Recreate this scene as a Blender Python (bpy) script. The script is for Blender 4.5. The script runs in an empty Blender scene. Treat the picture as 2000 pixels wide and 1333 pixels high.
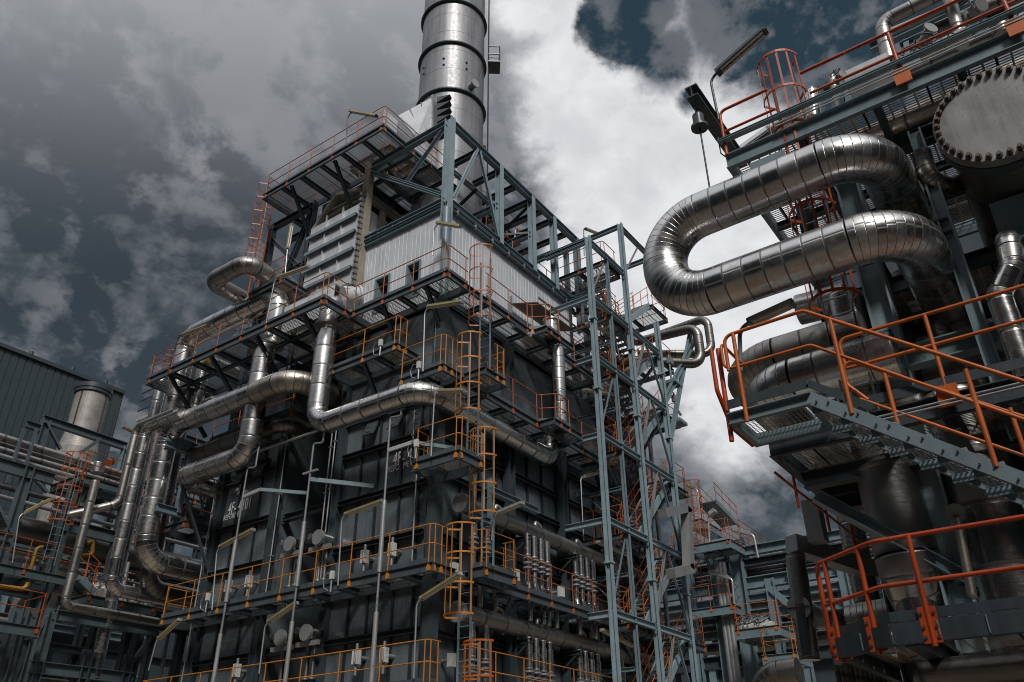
import bpy, math, random
from mathutils import Vector, Matrix
R = math.radians
random.seed(7)
SC = bpy.context.scene
COL = SC.collection
# ------------------------------------------------------------------ camera
F_PX = 1601.26                      # focal length in pixels of a 2000 px wide frame
CX = (0.583973, -0.811739, -0.007464)    # image right in world axes
CD = (0.399404, 0.295316, -0.867908)     # image down
CF = (0.706719, 0.503853, 0.496669)      # view direction
EYE = Vector((0, 0, 1.7))
cam_d = bpy.data.cameras.new("camera")
cam = bpy.data.objects.new("camera", cam_d); COL.objects.link(cam)
m = Matrix(((CX[0], -CD[0], -CF[0], 0), (CX[1], -CD[1], -CF[1], 0), (CX[2], -CD[2], -CF[2], 1.7), (0, 0, 0, 1)))
cam.matrix_world = m
cam_d.sensor_width = 36; cam_d.lens = F_PX / 2000 * 36
cam_d.clip_start = 0.1; cam_d.clip_end = 3000
SC.camera = cam
SC.view_settings.view_transform = 'Standard'; SC.view_settings.look = 'None'
SC.view_settings.exposure = -0.15; SC.view_settings.gamma = 1.0
SC.cycles.max_bounces = 8; SC.cycles.transparent_max_bounces = 24; SC.cycles.glossy_bounces = 4
SC.cycles.diffuse_bounces = 2
SC.cycles.use_denoising = True; SC.cycles.filter_width = 1.0
SC.cycles.sample_clamp_indirect = 6.0

def ray(px, py):
    a = (px - 1000) / F_PX; b = (py - 666.5) / F_PX
    return Vector([CX[i] * a + CD[i] * b + CF[i] for i in range(3)])
def U(px, py, X=None, Y=None, Z=None):          # photo pixel -> point on a real plane of the plant
    d = ray(px, py)
    t = X / d.x if X is not None else (Y / d.y if Y is not None else (Z - 1.7) / d.z)
    return EYE + d * t

# ------------------------------------------------------------------ world, sun
SUN_AZ, SUN_EL = 222.0, 44.0        # degrees: direction the light comes from (x = 0 deg, counter-clockwise)
def sky():
    w = bpy.data.worlds.new("World"); SC.world = w; w.use_nodes = True
    nt = w.node_tree; nt.nodes.clear()
    N = lambda t: nt.nodes.new(t)
    L = nt.links.new
    def math_(op, a, b=None, clamp=False):
        n = N('ShaderNodeMath'); n.operation = op; n.use_clamp = clamp
        for i, v in enumerate((a, b)):
            if v is None: continue
            if isinstance(v, (int, float)): n.inputs[i].default_value = v
            else: L(v, n.inputs[i])
        return n.outputs[0]
    def smooth(v, lo, hi):
        n = N('ShaderNodeMapRange'); n.interpolation_type = 'SMOOTHSTEP'
        L(v, n.inputs[0]); n.inputs[1].default_value = lo; n.inputs[2].default_value = hi
        return n.outputs[0]
    tc = N('ShaderNodeTexCoord'); D = tc.outputs['Generated']
    sep = N('ShaderNodeSeparateXYZ'); L(D, sep.inputs[0])
    def noise(scale, detail, rough, off=(0, 0, 0), dist=0.0):
        mp = N('ShaderNodeMapping'); L(D, mp.inputs[0]); mp.inputs['Location'].default_value = off; mp.inputs['Scale'].default_value = (1, 1, 1.35)
        n = N('ShaderNodeTexNoise'); L(mp.outputs[0], n.inputs['Vector'])
        n.inputs['Scale'].default_value = scale; n.inputs['Detail'].default_value = detail
        n.inputs['Roughness'].default_value = rough; n.inputs['Distortion'].default_value = dist
        return n.outputs[0]
    LX = Vector((.028, -.016, .030))                      # a step towards the bright gap: cloud bodies are lit from there
    n1 = noise(4.4, 12, .58, (5.6, 2.9, 1.7), .12); n1b = noise(4.4, 12, .58, tuple(Vector((5.6, 2.9, 1.7)) + LX), .12)
    n2 = noise(13.0, 12, .60, (7.3, 2.2, .9), .15); n2b = noise(13.0, 12, .60, tuple(Vector((7.3, 2.2, .9)) + LX * .45), .15)
    n3 = noise(1.9, 5, .5, (0.3, 9.1, 2.0))
    relief = math_('ADD', math_('MULTIPLY', math_('SUBTRACT', n1, n1b), 3.0), math_('MULTIPLY', math_('SUBTRACT', n2, n2b), 1.5))
    nn = math_('ADD', math_('MULTIPLY', math_('SUBTRACT', n1, .5), 1.0), math_('MULTIPLY', math_('SUBTRACT', n2, .5), .55))
    def blob(px, py, r_in, r_out, wob):
        d = ray(px, py).normalized()
        vm = N('ShaderNodeVectorMath'); vm.operation = 'DOT_PRODUCT'; L(D, vm.inputs[0]); vm.inputs[1].default_value = d
        ang = math_('ARCCOSINE', math_('MINIMUM', vm.outputs['Value'], 0.999999))
        a2 = math_('ADD', ang, math_('MULTIPLY', nn, wob))
        n = N('ShaderNodeMapRange'); n.interpolation_type = 'SMOOTHSTEP'
        L(a2, n.inputs[0]); n.inputs[1].default_value = r_out / F_PX; n.inputs[2].default_value = r_in / F_PX
        return n.outputs[0]
    def vmax(lst):
        o = lst[0]
        for b in lst[1:]: o = math_('MAXIMUM', o, b)
        return o
    # bright gap in the overcast (right of the stack) and thinner, lit cloud bodies
    gap = vmax([blob(*b) for b in GAPS])
    lit = vmax([math_('MULTIPLY', blob(*b[:5]), b[5]) for b in LITS])
    dark = vmax([math_('MULTIPLY', blob(*b[:5]), b[5]) for b in DARKS])
    base = N('ShaderNodeValToRGB'); L(math_('ADD', math_('ADD', math_('MULTIPLY', n1, .5), math_('MULTIPLY', n3, .35)), math_('ADD', math_('MULTIPLY', n2, .15), math_('MULTIPLY', relief, 1.2))), base.inputs[0])
    e = base.color_ramp.elements
    e[0].position = .26; e[0].color = (.026, .033, .038, 1)
    e[1].position = .78; e[1].color = (.125, .128, .137, 1)
    k = e.new(.52); k.color = (.046, .055, .062, 1)
    def mix(f, a, b):
        n = N('ShaderNodeMix'); n.data_type = 'RGBA'
        if isinstance(f, (int, float)): n.inputs[0].default_value = f
        else: L(f, n.inputs[0])
        for s, v in ((n.inputs[6], a), (n.inputs[7], b)):
            if isinstance(v, tuple): s.default_value = v
            else: L(v, s)
        return n.outputs[2]
    litm = math_('MULTIPLY', lit, smooth(math_('ADD', nn, math_('MULTIPLY', relief, 1.5)), -.34, .34))
    c = mix(litm, base.outputs[0], (.235, .236, .243, 1))
    # sky seen through the thinnest cloud, from the Nishita model
    st = N('ShaderNodeTexSky'); st.sky_type = 'NISHITA'; st.sun_disc = False
    st.sun_elevation = R(SUN_EL); st.sun_rotation = R(90 - SUN_AZ); st.altitude = 20; st.air_density = 1.3; st.dust_density = 2.5
    sc = N('ShaderNodeVectorMath'); sc.operation = 'SCALE'; L(st.outputs[0], sc.inputs[0]); sc.inputs['Scale'].default_value = .010
    c = mix(math_('MULTIPLY', dark, .3), c, (.030, .041, .048, 1))
    # the side of the sky behind the camera is lighter, evenly overcast
    d0 = N('ShaderNodeVectorMath'); d0.operation = 'DOT_PRODUCT'; L(D, d0.inputs[0]); d0.inputs[1].default_value = Vector((-.45, -.35, .82)).normalized()
    back = math_('MULTIPLY', smooth(d0.outputs['Value'], -.05, .75), smooth(sep.outputs[2], .25, .75))
    c = mix(back, c, BACKC)
    gapc = mix(smooth(math_('ADD', n2, math_('MULTIPLY', n1, .6)), .55, 1.05), (.92, .92, .925, 1), (.70, .705, .72, 1))
    c = mix(gap, c, gapc)
    teal = vmax([blob(*b) for b in TEALS])
    tealc = mix(smooth(math_('ADD', n1, math_('MULTIPLY', relief, .9)), .34, .74), (.016, .036, .047, 1), (.125, .135, .148, 1))
    c = mix(teal, c, mix(math_('MULTIPLY', smooth(math_('ADD', n2, math_('MULTIPLY', relief, .6)), .46, .80), .55), tealc, (.17, .175, .185, 1)))
    add = N('ShaderNodeVectorMath'); add.operation = 'ADD'; L(c, add.inputs[0]); L(sc.outputs[0], add.inputs[1])
    # haze towards the horizon
    c = mix(smooth(sep.outputs[2], .16, -.02), add.outputs[0], (.06, .075, .085, 1))
    c2 = N('ShaderNodeVectorMath'); c2.operation = 'SCALE'; L(c, c2.inputs[0]); c2.inputs['Scale'].default_value = 10.0
    bg = N('ShaderNodeBackground'); bg.inputs[1].default_value = .1; L(c2.outputs[0], bg.inputs[0])
    o = N('ShaderNodeOutputWorld'); L(bg.outputs[0], o.inputs[0])
GAPS = [(1075, 10, 50, 110, .16), (1140, 130, 80, 150, .16), (1150, 230, 105, 180, .16), (1230, 340, 150, 220, .16), (1340, 420, 180, 240, .16),
        (1250, 560, 160, 230, .14), (1380, 650, 130, 230, .16), (1410, 770, 40, 170, .18), (1450, 230, 120, 190, .12)]
TEALS = [(1240, 30, 85, 112, .13), (1310, 105, 62, 92, .13), (1345, 185, 12, 40, .10), (1440, 50, 95, 140, .13), (1580, 40, 120, 200, .15), (1720, 60, 150, 260, .15)]
LITS = [(140, 420, 20, 150, .25, .55), (330, 500, 10, 140, .25, .5), (90, 240, 10, 120, .25, .5), (640, 150, 10, 140, .22, .45), (180, 610, 10, 120, .2, .7), (240, 120, 30, 170, .22, .75), (420, 290, 40, 180, .22, .9), (280, 360, 30, 150, .22, .7), (540, 300, 20, 150, .22, .6),
        (255, 720, 10, 110, .14, .9), (95, 665, 10, 110, .16, .6), (1380, 880, 40, 230, .2, .75), (990, 130, 40, 160, .2, .6), (1040, 400, 40, 200, .2, .9)]
DARKS = [(60, 20, 140, 420, .15, .85), (560, 20, 60, 330, .18, .7), (120, 520, 90, 260, .2, .75), (700, 60, 30, 240, .2, .5), (350, 560, 40, 200, .2, .5)]
BACKC = (.86, .87, .90, 1)
sky()
sd = bpy.data.lights.new("sun", 'SUN'); sd.energy = 2.7; sd.angle = R(11); sd.color = (1.0, .955, .88)
sun = bpy.data.objects.new("sun", sd); COL.objects.link(sun)
dvec = Vector((math.cos(R(SUN_AZ)) * math.cos(R(SUN_EL)), math.sin(R(SUN_AZ)) * math.cos(R(SUN_EL)), math.sin(R(SUN_EL))))
sun.rotation_euler = dvec.to_track_quat('Z', 'Y').to_euler(); sun.location = dvec * 80

# ------------------------------------------------------------------ materials
def nodes(name):
    m = bpy.data.materials.new(name); m.use_nodes = True
    nt = m.node_tree; return m, nt, nt.nodes['Principled BSDF'], nt.nodes.new, nt.links.new
def _noise(N, L, src, scale, detail=4, rough=.55):
    n = N('ShaderNodeTexNoise'); L(src, n.inputs['Vector']); n.inputs['Scale'].default_value = scale
    n.inputs['Detail'].default_value = detail; n.inputs['Roughness'].default_value = rough
    return n.outputs[0]
def _ramp(N, L, src, stops):
    r = N('ShaderNodeValToRGB'); L(src, r.inputs[0]); e = r.color_ramp.elements
    while len(e) > 1: e.remove(e[-1])
    e[0].position, e[0].color = stops[0][0], (*stops[0][1], 1)
    for p, c in stops[1:]:
        k = e.new(p); k.color = (*c, 1)
    return r.outputs[0]
def _math(N, L, op, a, b=None, clamp=False):
    n = N('ShaderNodeMath'); n.operation = op; n.use_clamp = clamp
    for i, v in enumerate((a, b)):
        if v is None: continue
        if isinstance(v, (int, float)): n.inputs[i].default_value = v
        else: L(v, n.inputs[i])
    return n.outputs[0]
def _mix(N, L, f, a, b, blend='MIX'):
    n = N('ShaderNodeMix'); n.data_type = 'RGBA'; n.blend_type = blend
    if isinstance(f, (int, float)): n.inputs[0].default_value = f
    else: L(f, n.inputs[0])
    for s, v in ((n.inputs[6], a), (n.inputs[7], b)):
        if isinstance(v, tuple): s.default_value = (*v, 1)
        else: L(v, s)
    return n.outputs[2]
def _bump(N, L, bs, h, strength, dist):
    b = N('ShaderNodeBump'); L(h, b.inputs['Height']); b.inputs['Strength'].default_value = strength; b.inputs['Distance'].default_value = dist
    L(b.outputs[0], bs.inputs['Normal'])
def paint(name, c, rough=.45, var=.35, rust=.0, metal=0.0, spec=.5):
    m, nt, bs, N, L = nodes(name)
    tc = N('ShaderNodeTexCoord').outputs['Object']
    a = _noise(N, L, tc, 1.7, 5); b = _noise(N, L, tc, 23, 4)
    mp = N('ShaderNodeMapping'); L(tc, mp.inputs[0]); mp.inputs['Scale'].default_value = (3.5, 3.5, .35)
    st = _noise(N, L, mp.outputs[0], 2.2, 6, .62)
    f = _math(N, L, 'ADD', _math(N, L, 'MULTIPLY', a, .5), _math(N, L, 'MULTIPLY', st, .5))
    lo = tuple(x * (1 - var) for x in c); hi = tuple(min(.9, x * (1 + var * .8)) for x in c)
    col = _ramp(N, L, f, [(.32, lo), (.5, c), (.68, hi)])
    if rust > 0:
        g = _math(N, L, 'ADD', _math(N, L, 'MULTIPLY', st, .6), _math(N, L, 'MULTIPLY', b, .4))
        rm = _ramp(N, L, g, [(.60 - rust * .12, (0, 0, 0)), (.72 - rust * .1, (1, 1, 1))])
        col = _mix(N, L, rm, col, (.11, .05, .025))
    L(col, bs.inputs['Base Color'])
    bs.inputs['Metallic'].default_value = metal
    bs.inputs['Specular IOR Level'].default_value = spec
    rr = _math(N, L, 'ADD', _math(N, L, 'MULTIPLY', b, .25), rough - .12)
    L(rr, bs.inputs['Roughness'])
    _bump(N, L, bs, b, .12, .01)
    return m
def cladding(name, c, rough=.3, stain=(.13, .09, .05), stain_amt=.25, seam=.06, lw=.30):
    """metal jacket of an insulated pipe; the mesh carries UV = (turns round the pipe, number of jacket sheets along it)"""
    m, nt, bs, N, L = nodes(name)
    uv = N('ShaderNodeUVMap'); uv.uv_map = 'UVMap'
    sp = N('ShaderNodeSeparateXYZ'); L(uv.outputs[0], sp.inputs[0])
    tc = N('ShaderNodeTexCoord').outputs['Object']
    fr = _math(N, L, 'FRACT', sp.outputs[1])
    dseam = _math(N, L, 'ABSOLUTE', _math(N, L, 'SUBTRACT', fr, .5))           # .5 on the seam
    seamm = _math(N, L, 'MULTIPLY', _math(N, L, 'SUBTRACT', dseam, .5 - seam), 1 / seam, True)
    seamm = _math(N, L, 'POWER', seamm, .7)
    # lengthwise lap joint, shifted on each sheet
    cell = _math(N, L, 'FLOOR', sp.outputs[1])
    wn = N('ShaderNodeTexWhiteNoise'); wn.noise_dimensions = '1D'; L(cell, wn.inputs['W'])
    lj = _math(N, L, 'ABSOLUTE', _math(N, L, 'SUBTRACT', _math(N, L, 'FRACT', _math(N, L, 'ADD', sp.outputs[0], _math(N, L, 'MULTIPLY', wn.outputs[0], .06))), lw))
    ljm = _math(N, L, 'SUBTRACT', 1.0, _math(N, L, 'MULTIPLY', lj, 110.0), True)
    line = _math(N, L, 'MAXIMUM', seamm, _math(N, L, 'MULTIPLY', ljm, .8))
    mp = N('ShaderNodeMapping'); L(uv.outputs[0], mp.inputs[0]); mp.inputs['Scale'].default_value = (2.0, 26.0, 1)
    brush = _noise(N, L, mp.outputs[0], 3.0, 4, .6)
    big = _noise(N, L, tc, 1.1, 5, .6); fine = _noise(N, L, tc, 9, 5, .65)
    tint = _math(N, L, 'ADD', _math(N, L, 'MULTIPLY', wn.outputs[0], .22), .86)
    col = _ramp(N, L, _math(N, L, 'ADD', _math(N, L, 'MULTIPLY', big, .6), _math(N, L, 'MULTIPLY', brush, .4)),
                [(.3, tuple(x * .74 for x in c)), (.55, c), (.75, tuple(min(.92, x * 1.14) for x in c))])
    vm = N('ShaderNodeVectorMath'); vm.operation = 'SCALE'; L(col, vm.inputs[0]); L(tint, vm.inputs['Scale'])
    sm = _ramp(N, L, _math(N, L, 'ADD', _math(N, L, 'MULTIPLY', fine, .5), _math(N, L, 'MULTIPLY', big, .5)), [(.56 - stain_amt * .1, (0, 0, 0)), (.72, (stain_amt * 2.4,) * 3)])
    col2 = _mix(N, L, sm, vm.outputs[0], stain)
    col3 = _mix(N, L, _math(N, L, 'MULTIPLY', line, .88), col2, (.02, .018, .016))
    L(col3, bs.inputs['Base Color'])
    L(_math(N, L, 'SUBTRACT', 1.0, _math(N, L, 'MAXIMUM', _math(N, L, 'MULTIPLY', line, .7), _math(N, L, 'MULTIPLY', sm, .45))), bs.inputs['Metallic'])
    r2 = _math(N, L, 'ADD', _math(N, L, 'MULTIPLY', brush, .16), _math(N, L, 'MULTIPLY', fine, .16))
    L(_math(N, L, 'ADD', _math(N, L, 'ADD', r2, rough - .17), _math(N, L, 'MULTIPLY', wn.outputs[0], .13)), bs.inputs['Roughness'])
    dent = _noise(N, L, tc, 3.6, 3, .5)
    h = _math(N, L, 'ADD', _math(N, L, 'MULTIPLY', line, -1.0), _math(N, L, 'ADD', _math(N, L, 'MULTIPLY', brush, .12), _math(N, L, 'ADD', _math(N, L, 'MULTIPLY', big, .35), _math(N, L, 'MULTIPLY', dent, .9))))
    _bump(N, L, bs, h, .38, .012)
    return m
def grating(name, c, pitch=.06, solid=.42, bar=.3):
    m, nt, bs, N, L = nodes(name)
    tc = N('ShaderNodeTexCoord').outputs['Object']
    sp = N('ShaderNodeSeparateXYZ'); L(tc, sp.inputs[0])
    fx = _math(N, L, 'FRACT', _math(N, L, 'MULTIPLY', sp.outputs[0], 1 / pitch))
    fy = _math(N, L, 'FRACT', _math(N, L, 'MULTIPLY', sp.outputs[1], 1 / (pitch * 3.3)))
    mk = _math(N, L, 'MAXIMUM', _math(N, L, 'LESS_THAN', fx, solid), _math(N, L, 'LESS_THAN', fy, .16))
    big = _math(N, L, 'LESS_THAN', _math(N, L, 'FRACT', _math(N, L, 'MULTIPLY', sp.outputs[1], 1.02)), .035)
    n = _noise(N, L, tc, .8, 4)
    col = _ramp(N, L, n, [(.35, c), (.52, tuple(x * .8 for x in c)), (.62, (c[0] * .95, c[1] * .72, c[2] * .42)), (.74, (.20, .085, .025))])
    col = _mix(N, L, big, col, (.01, .012, .014))
    L(col, bs.inputs['Base Color']); bs.inputs['Roughness'].default_value = .55; bs.inputs['Metallic'].default_value = .35
    tr = N('ShaderNodeBsdfTransparent'); mx = N('ShaderNodeMixShader')
    L(_math(N, L, 'MAXIMUM', mk, big), mx.inputs[0]); L(tr.outputs[0], mx.inputs[1]); L(bs.outputs[0], mx.inputs[2])
    L(mx.outputs[0], nt.nodes['Material Output'].inputs[0])
    return m
def mesh_screen(name, c, pitch=.05, solid=.30):
    m, nt, bs, N, L = nodes(name)
    uv = N('ShaderNodeUVMap'); uv.uv_map = 'UVMap'
    sp = N('ShaderNodeSeparateXYZ'); L(uv.outputs[0], sp.inputs[0])
    a = _math(N, L, 'LESS_THAN', _math(N, L, 'FRACT', _math(N, L, 'MULTIPLY', sp.outputs[0], 1 / pitch)), solid)
    b = _math(N, L, 'LESS_THAN', _math(N, L, 'FRACT', _math(N, L, 'MULTIPLY', sp.outputs[1], 1 / pitch)), solid)
    bs.inputs['Base Color'].default_value = (*c, 1); bs.inputs['Roughness'].default_value = .5; bs.inputs['Metallic'].default_value = .4
    tr = N('ShaderNodeBsdfTransparent'); mx = N('ShaderNodeMixShader')
    L(_math(N, L, 'MAXIMUM', a, b), mx.inputs[0]); L(tr.outputs[0], mx.inputs[1]); L(bs.outputs[0], mx.inputs[2])
    L(mx.outputs[0], nt.nodes['Material Output'].inputs[0])
    return m
def stack_steel(name):
    m, nt, bs, N, L = nodes(name)
    tc = N('ShaderNodeTexCoord').outputs['Object']
    mp = N('ShaderNodeMapping'); L(tc, mp.inputs[0]); mp.inputs['Scale'].default_value = (2.2, 2.2, .12)
    st = _noise(N, L, mp.outputs[0], 2.0, 7, .65); big = _noise(N, L, tc, .5, 4); fine = _noise(N, L, tc, 6, 5)
    sp = N('ShaderNodeSeparateXYZ'); L(tc, sp.inputs[0])
    fr = _math(N, L, 'ABSOLUTE', _math(N, L, 'SUBTRACT', _math(N, L, 'FRACT', _math(N, L, 'MULTIPLY', sp.outputs[2], .78)), .5))
    ln = _math(N, L, 'GREATER_THAN', fr, .489)
    col = _ramp(N, L, _math(N, L, 'ADD', _math(N, L, 'MULTIPLY', st, .7), _math(N, L, 'MULTIPLY', big, .3)), [(.28, (.10, .102, .11)), (.5, (.22, .222, .235)), (.72, (.33, .335, .35))])
    streak = _ramp(N, L, _math(N, L, 'ADD', _math(N, L, 'MULTIPLY', st, .62), _math(N, L, 'MULTIPLY', fine, .38)), [(.60, (0, 0, 0)), (.70, (.8, .8, .8))])
    col = _mix(N, L, streak, col, (.06, .06, .07))
    col = _mix(N, L, ln, col, (.09, .09, .1))
    L(col, bs.inputs['Base Color']); bs.inputs['Metallic'].default_value = .7
    L(_math(N, L, 'ADD', _math(N, L, 'MULTIPLY', fine, .25), .36), bs.inputs['Roughness'])
    _bump(N, L, bs, _math(N, L, 'ADD', big, _math(N, L, 'MULTIPLY', ln, -.4)), .2, .03)
    return m
M = {
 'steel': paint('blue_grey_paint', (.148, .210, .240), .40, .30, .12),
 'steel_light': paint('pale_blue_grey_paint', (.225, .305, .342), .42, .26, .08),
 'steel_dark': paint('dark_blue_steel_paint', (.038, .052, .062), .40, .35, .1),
 'frame': paint('charcoal_channel_paint', (.060, .078, .092), .42, .35, .22),
 'furnace': paint('black_casing_paint', (.098, .122, .140), .28, .45, .32),
 'furnace_rib': paint('black_rib_paint', (.020, .027, .032), .4, .4, .1),
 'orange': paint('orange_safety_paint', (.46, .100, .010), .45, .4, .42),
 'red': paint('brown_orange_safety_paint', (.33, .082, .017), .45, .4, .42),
 'vermilion': paint('red_orange_safety_paint', (.40, .052, .008), .45, .42, .42),
 'brown': paint('brown_rusty_sheet', (.085, .055, .038), .6, .4, .4),
 'amber': paint('amber_safety_paint', (.46, .165, .014), .45, .4, .4),
 'yellow': paint('yellow_gas_paint', (.24, .135, .010), .45, .25, .12),
 'white': paint('white_sheet_paint', (.50, .525, .57), .45, .22, .2),
 'galv': paint('galvanised_steel', (.46, .47, .48), .36, .22, .05, .6),
 'galv_dull': paint('dull_galvanised_steel', (.30, .31, .32), .45, .25, .1, .5),
 'duct': paint('aluminium_duct_sheet', (.52, .535, .56), .40, .2, .12, .3),
 'lampmetal': paint('aged_brass_lamp_metal', (.33, .29, .15), .35, .3, .1, .45),
 'lens': paint('frosted_lamp_cover', (.58, .56, .46), .3, .1),
 'beige': paint('weathered_beige_steel', (.30, .27, .22), .5, .35, .3),
 'black': paint('black_rubber', (.012, .014, .016), .5, .3),
 'box': paint('white_enclosure_paint', (.55, .56, .55), .4, .2, .35),
 'text': paint('white_lettering_paint', (.86, .86, .86), .5, .12),
 'bolt': paint('rusty_bolt_steel', (.12, .10, .085), .4, .4, .5, .6),
 'rack': paint('shaded_rack_paint', (.070, .098, .112), .42, .3, .2),  # blue grey steel darkened so its colour carries the shade of the lower left
 'shaded_rust_orange': paint('shaded_rusty_orange_paint', (.30, .062, .010), .5, .35, .45),  # safety orange darkened in its colour for the left rack's shade, plus rust
 'cover': paint('dull_cover_plate', (.19, .19, .195), .5, .55, .38, .3),
 'stair_paint': paint('smooth_stair_paint', (.155, .205, .23), .42, .18, .03),
 'chimney': paint('weathered_chimney_plate', (.30, .285, .27), .5, .45, .42, .25),
 'concrete': paint('concrete', (.30, .25, .19), .85, .25),
 'hall': paint('dark_teal_cladding', (.030, .047, .054), .5, .2, 0),
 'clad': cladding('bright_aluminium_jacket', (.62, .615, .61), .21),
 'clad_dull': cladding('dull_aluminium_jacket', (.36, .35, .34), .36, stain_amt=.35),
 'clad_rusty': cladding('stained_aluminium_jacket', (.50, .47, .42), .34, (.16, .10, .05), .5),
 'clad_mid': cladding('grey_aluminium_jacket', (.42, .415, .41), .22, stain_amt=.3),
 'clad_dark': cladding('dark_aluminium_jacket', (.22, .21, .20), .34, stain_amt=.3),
 'grate': grating('open_steel_grating', (.60, .60, .57), .06, .48),
 'grate_fine': grating('fine_steel_grating', (.42, .43, .44), .045, .5),
 'tread': mesh_screen('expanded_metal_tread', (.30, .31, .31), .06, .24),
 'wire': mesh_screen('wire_guard_mesh', (.36, .37, .38), .05, .24),
 'stack': stack_steel('stainless_stack_plate'),
}

# ------------------------------------------------------------------ mesh helpers
Z3 = Vector((0, 0, 1))
class MB:
    def __init__(s): s.v = []; s.f = []; s.sm = []; s.uv = []
    def face(s, idx, smooth=False, uv=None):
        s.f.append(idx); s.sm.append(smooth); s.uv.append(uv)
    def quad(s, a, b, c, d, uv=None):
        n = len(s.v); s.v += [Vector(a), Vector(b), Vector(c), Vector(d)]; s.face((n, n + 1, n + 2, n + 3), False, uv)
    def obox(s, c, ax, ay, az):
        c, ax, ay, az = map(Vector, (c, ax, ay, az)); n = len(s.v)
        for k in range(8):
            s.v.append(c + ax * (1 if k & 1 else -1) + ay * (1 if k & 2 else -1) + az * (1 if k & 4 else -1))
        lx, ly, lz = ax.length * 2, ay.length * 2, az.length * 2
        for q, (w, h) in (((0, 2, 3, 1), (ly, lx)), ((4, 5, 7, 6), (lx, ly)), ((0, 1, 5, 4), (lx, lz)), ((2, 6, 7, 3), (lz, lx)), ((0, 4, 6, 2), (lz, ly)), ((1, 3, 7, 5), (ly, lz))):
            s.face(tuple(n + i for i in q), False, ((0, 0), (w, 0), (w, h), (0, h)))
        return s
    def box(s, p, q):
        p, q = Vector(p), Vector(q); c = (p + q) / 2; h = (q - p) / 2
        return s.obox(c, (abs(h.x), 0, 0), (0, abs(h.y), 0), (0, 0, abs(h.z)))
    def _fr(s, p, q, up):
        d = (q - p).normalized(); up = Vector(up)
        if abs(d.dot(up)) > .98: up = Vector((1, 0, 0)) if abs(d.x) < .9 else Vector((0, 1, 0))
        side = d.cross(up).normalized(); u = side.cross(d).normalized()
        return d, side, u
    def bar(s, p, q, w, h, up=Z3, off=(0, 0)):
        p, q = Vector(p), Vector(q)
        if (q - p).length < 1e-5: return s
        d, side, u = s._fr(p, q, up); c = (p + q) / 2 + side * off[0] + u * off[1]
        return s.obox(c, (q - p) / 2, side * w / 2, u * h / 2)
    def ibeam(s, p, q, h=.25, b=.2, t=.022, up=Z3):
        p, q = Vector(p), Vector(q)
        s.bar(p, q, b, t, up, (0, h / 2 - t / 2)); s.bar(p, q, b, t, up, (0, -h / 2 + t / 2)); s.bar(p, q, t * .7, h - 2 * t, up)
        return s
    def channel(s, p, q, h=.25, b=.08, t=.014, up=Z3, flip=1):
        p, q = Vector(p), Vector(q)
        s.bar(p, q, b, t, up, (0, h / 2 - t / 2)); s.bar(p, q, b, t, up, (0, -h / 2 + t / 2)); s.bar(p, q, t, h - 2 * t, up, (flip * (b / 2 - t / 2), 0))
        return s
    def tube(s, p, q, r, n=8, caps=True, r2=None):
        p, q = Vector(p), Vector(q); d, a, b = s._fr(p, q, Z3); r2 = r if r2 is None else r2; k = len(s.v)
        for i in range(n):
            t = 2 * math.pi * i / n; o = a * math.cos(t) + b * math.sin(t); s.v.append(p + o * r); s.v.append(q + o * r2)
        L_ = (q - p).length
        for i in range(n):
            j = (i + 1) % n; s.face((k + 2 * i, k + 2 * j, k + 2 * j + 1, k + 2 * i + 1), True, ((i / n, 0), ((i + 1) / n, 0), ((i + 1) / n, L_), (i / n, L_)))
        if caps:
            for e, rr, c in ((0, r, p), (1, r2, q)):
                k2 = len(s.v)
                for i in range(n):
                    t = 2 * math.pi * i / n; s.v.append(c + (a * math.cos(t) + b * math.sin(t)) * rr)
                idx = tuple(range(k2, k2 + n)); s.face(idx if e else idx[::-1])
        return s
    def sweep(s, pts, r, n=8, vs=None, caps=True, up=None):
        pts = [Vector(p) for p in pts]; k = len(s.v)
        T = []
        for i in range(len(pts)):
            a = pts[max(i - 1, 0)]; b = pts[min(i + 1, len(pts) - 1)]; T.append((b - a).normalized())
        ref = Vector(up) if up is not None else (Z3 if abs(T[0].z) < .9 else Vector((-1, 0, 0)))
        u = (ref - T[0] * ref.dot(T[0])).normalized(); rings = []
        if vs is None:
            vs = [0.0]
            for i in range(1, len(pts)): vs.append(vs[-1] + (pts[i] - pts[i - 1]).length)
        for i, p in enumerate(pts):
            if i:
                u = (u - T[i] * u.dot(T[i])).normalized()
            w = T[i].cross(u); rings.append((p, u.copy(), w))
            rr = r[i] if isinstance(r, (list, tuple)) else r
            for j in range(n):
                t = 2 * math.pi * j / n; s.v.append(p + (u * math.cos(t) + w * math.sin(t)) * rr)
        for i in range(len(pts) - 1):
            for j in range(n):
                j2 = (j + 1) % n
                s.face((k + i * n + j, k + i * n + j2, k + (i + 1) * n + j2, k + (i + 1) * n + j), True,
                       ((j / n, vs[i]), ((j + 1) / n, vs[i]), ((j + 1) / n, vs[i + 1]), (j / n, vs[i + 1])))
        if caps:
            for e in (0, len(pts) - 1):
                k2 = len(s.v)
                for j in range(n): s.v.append(s.v[k + e * n + j].copy())
                idx = tuple(range(k2, k2 + n)); s.face(idx[::-1] if e == 0 else idx)
        return s
    def mesh(s, name):
        me = bpy.data.meshes.new(name); me.from_pydata([tuple(v) for v in s.v], [], s.f)
        me.polygons.foreach_set('use_smooth', s.sm)
        uvl = me.uv_layers.new(name='UVMap')
        dat = []
        for f, uv in zip(s.f, s.uv):
            if uv is None or len(uv) != len(f): dat += [0.25, .5] * len(f)
            else:
                for a in uv: dat += [a[0], a[1]]
        uvl.data.foreach_set('uv', dat)
        me.validate(); me.update(); return me
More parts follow.
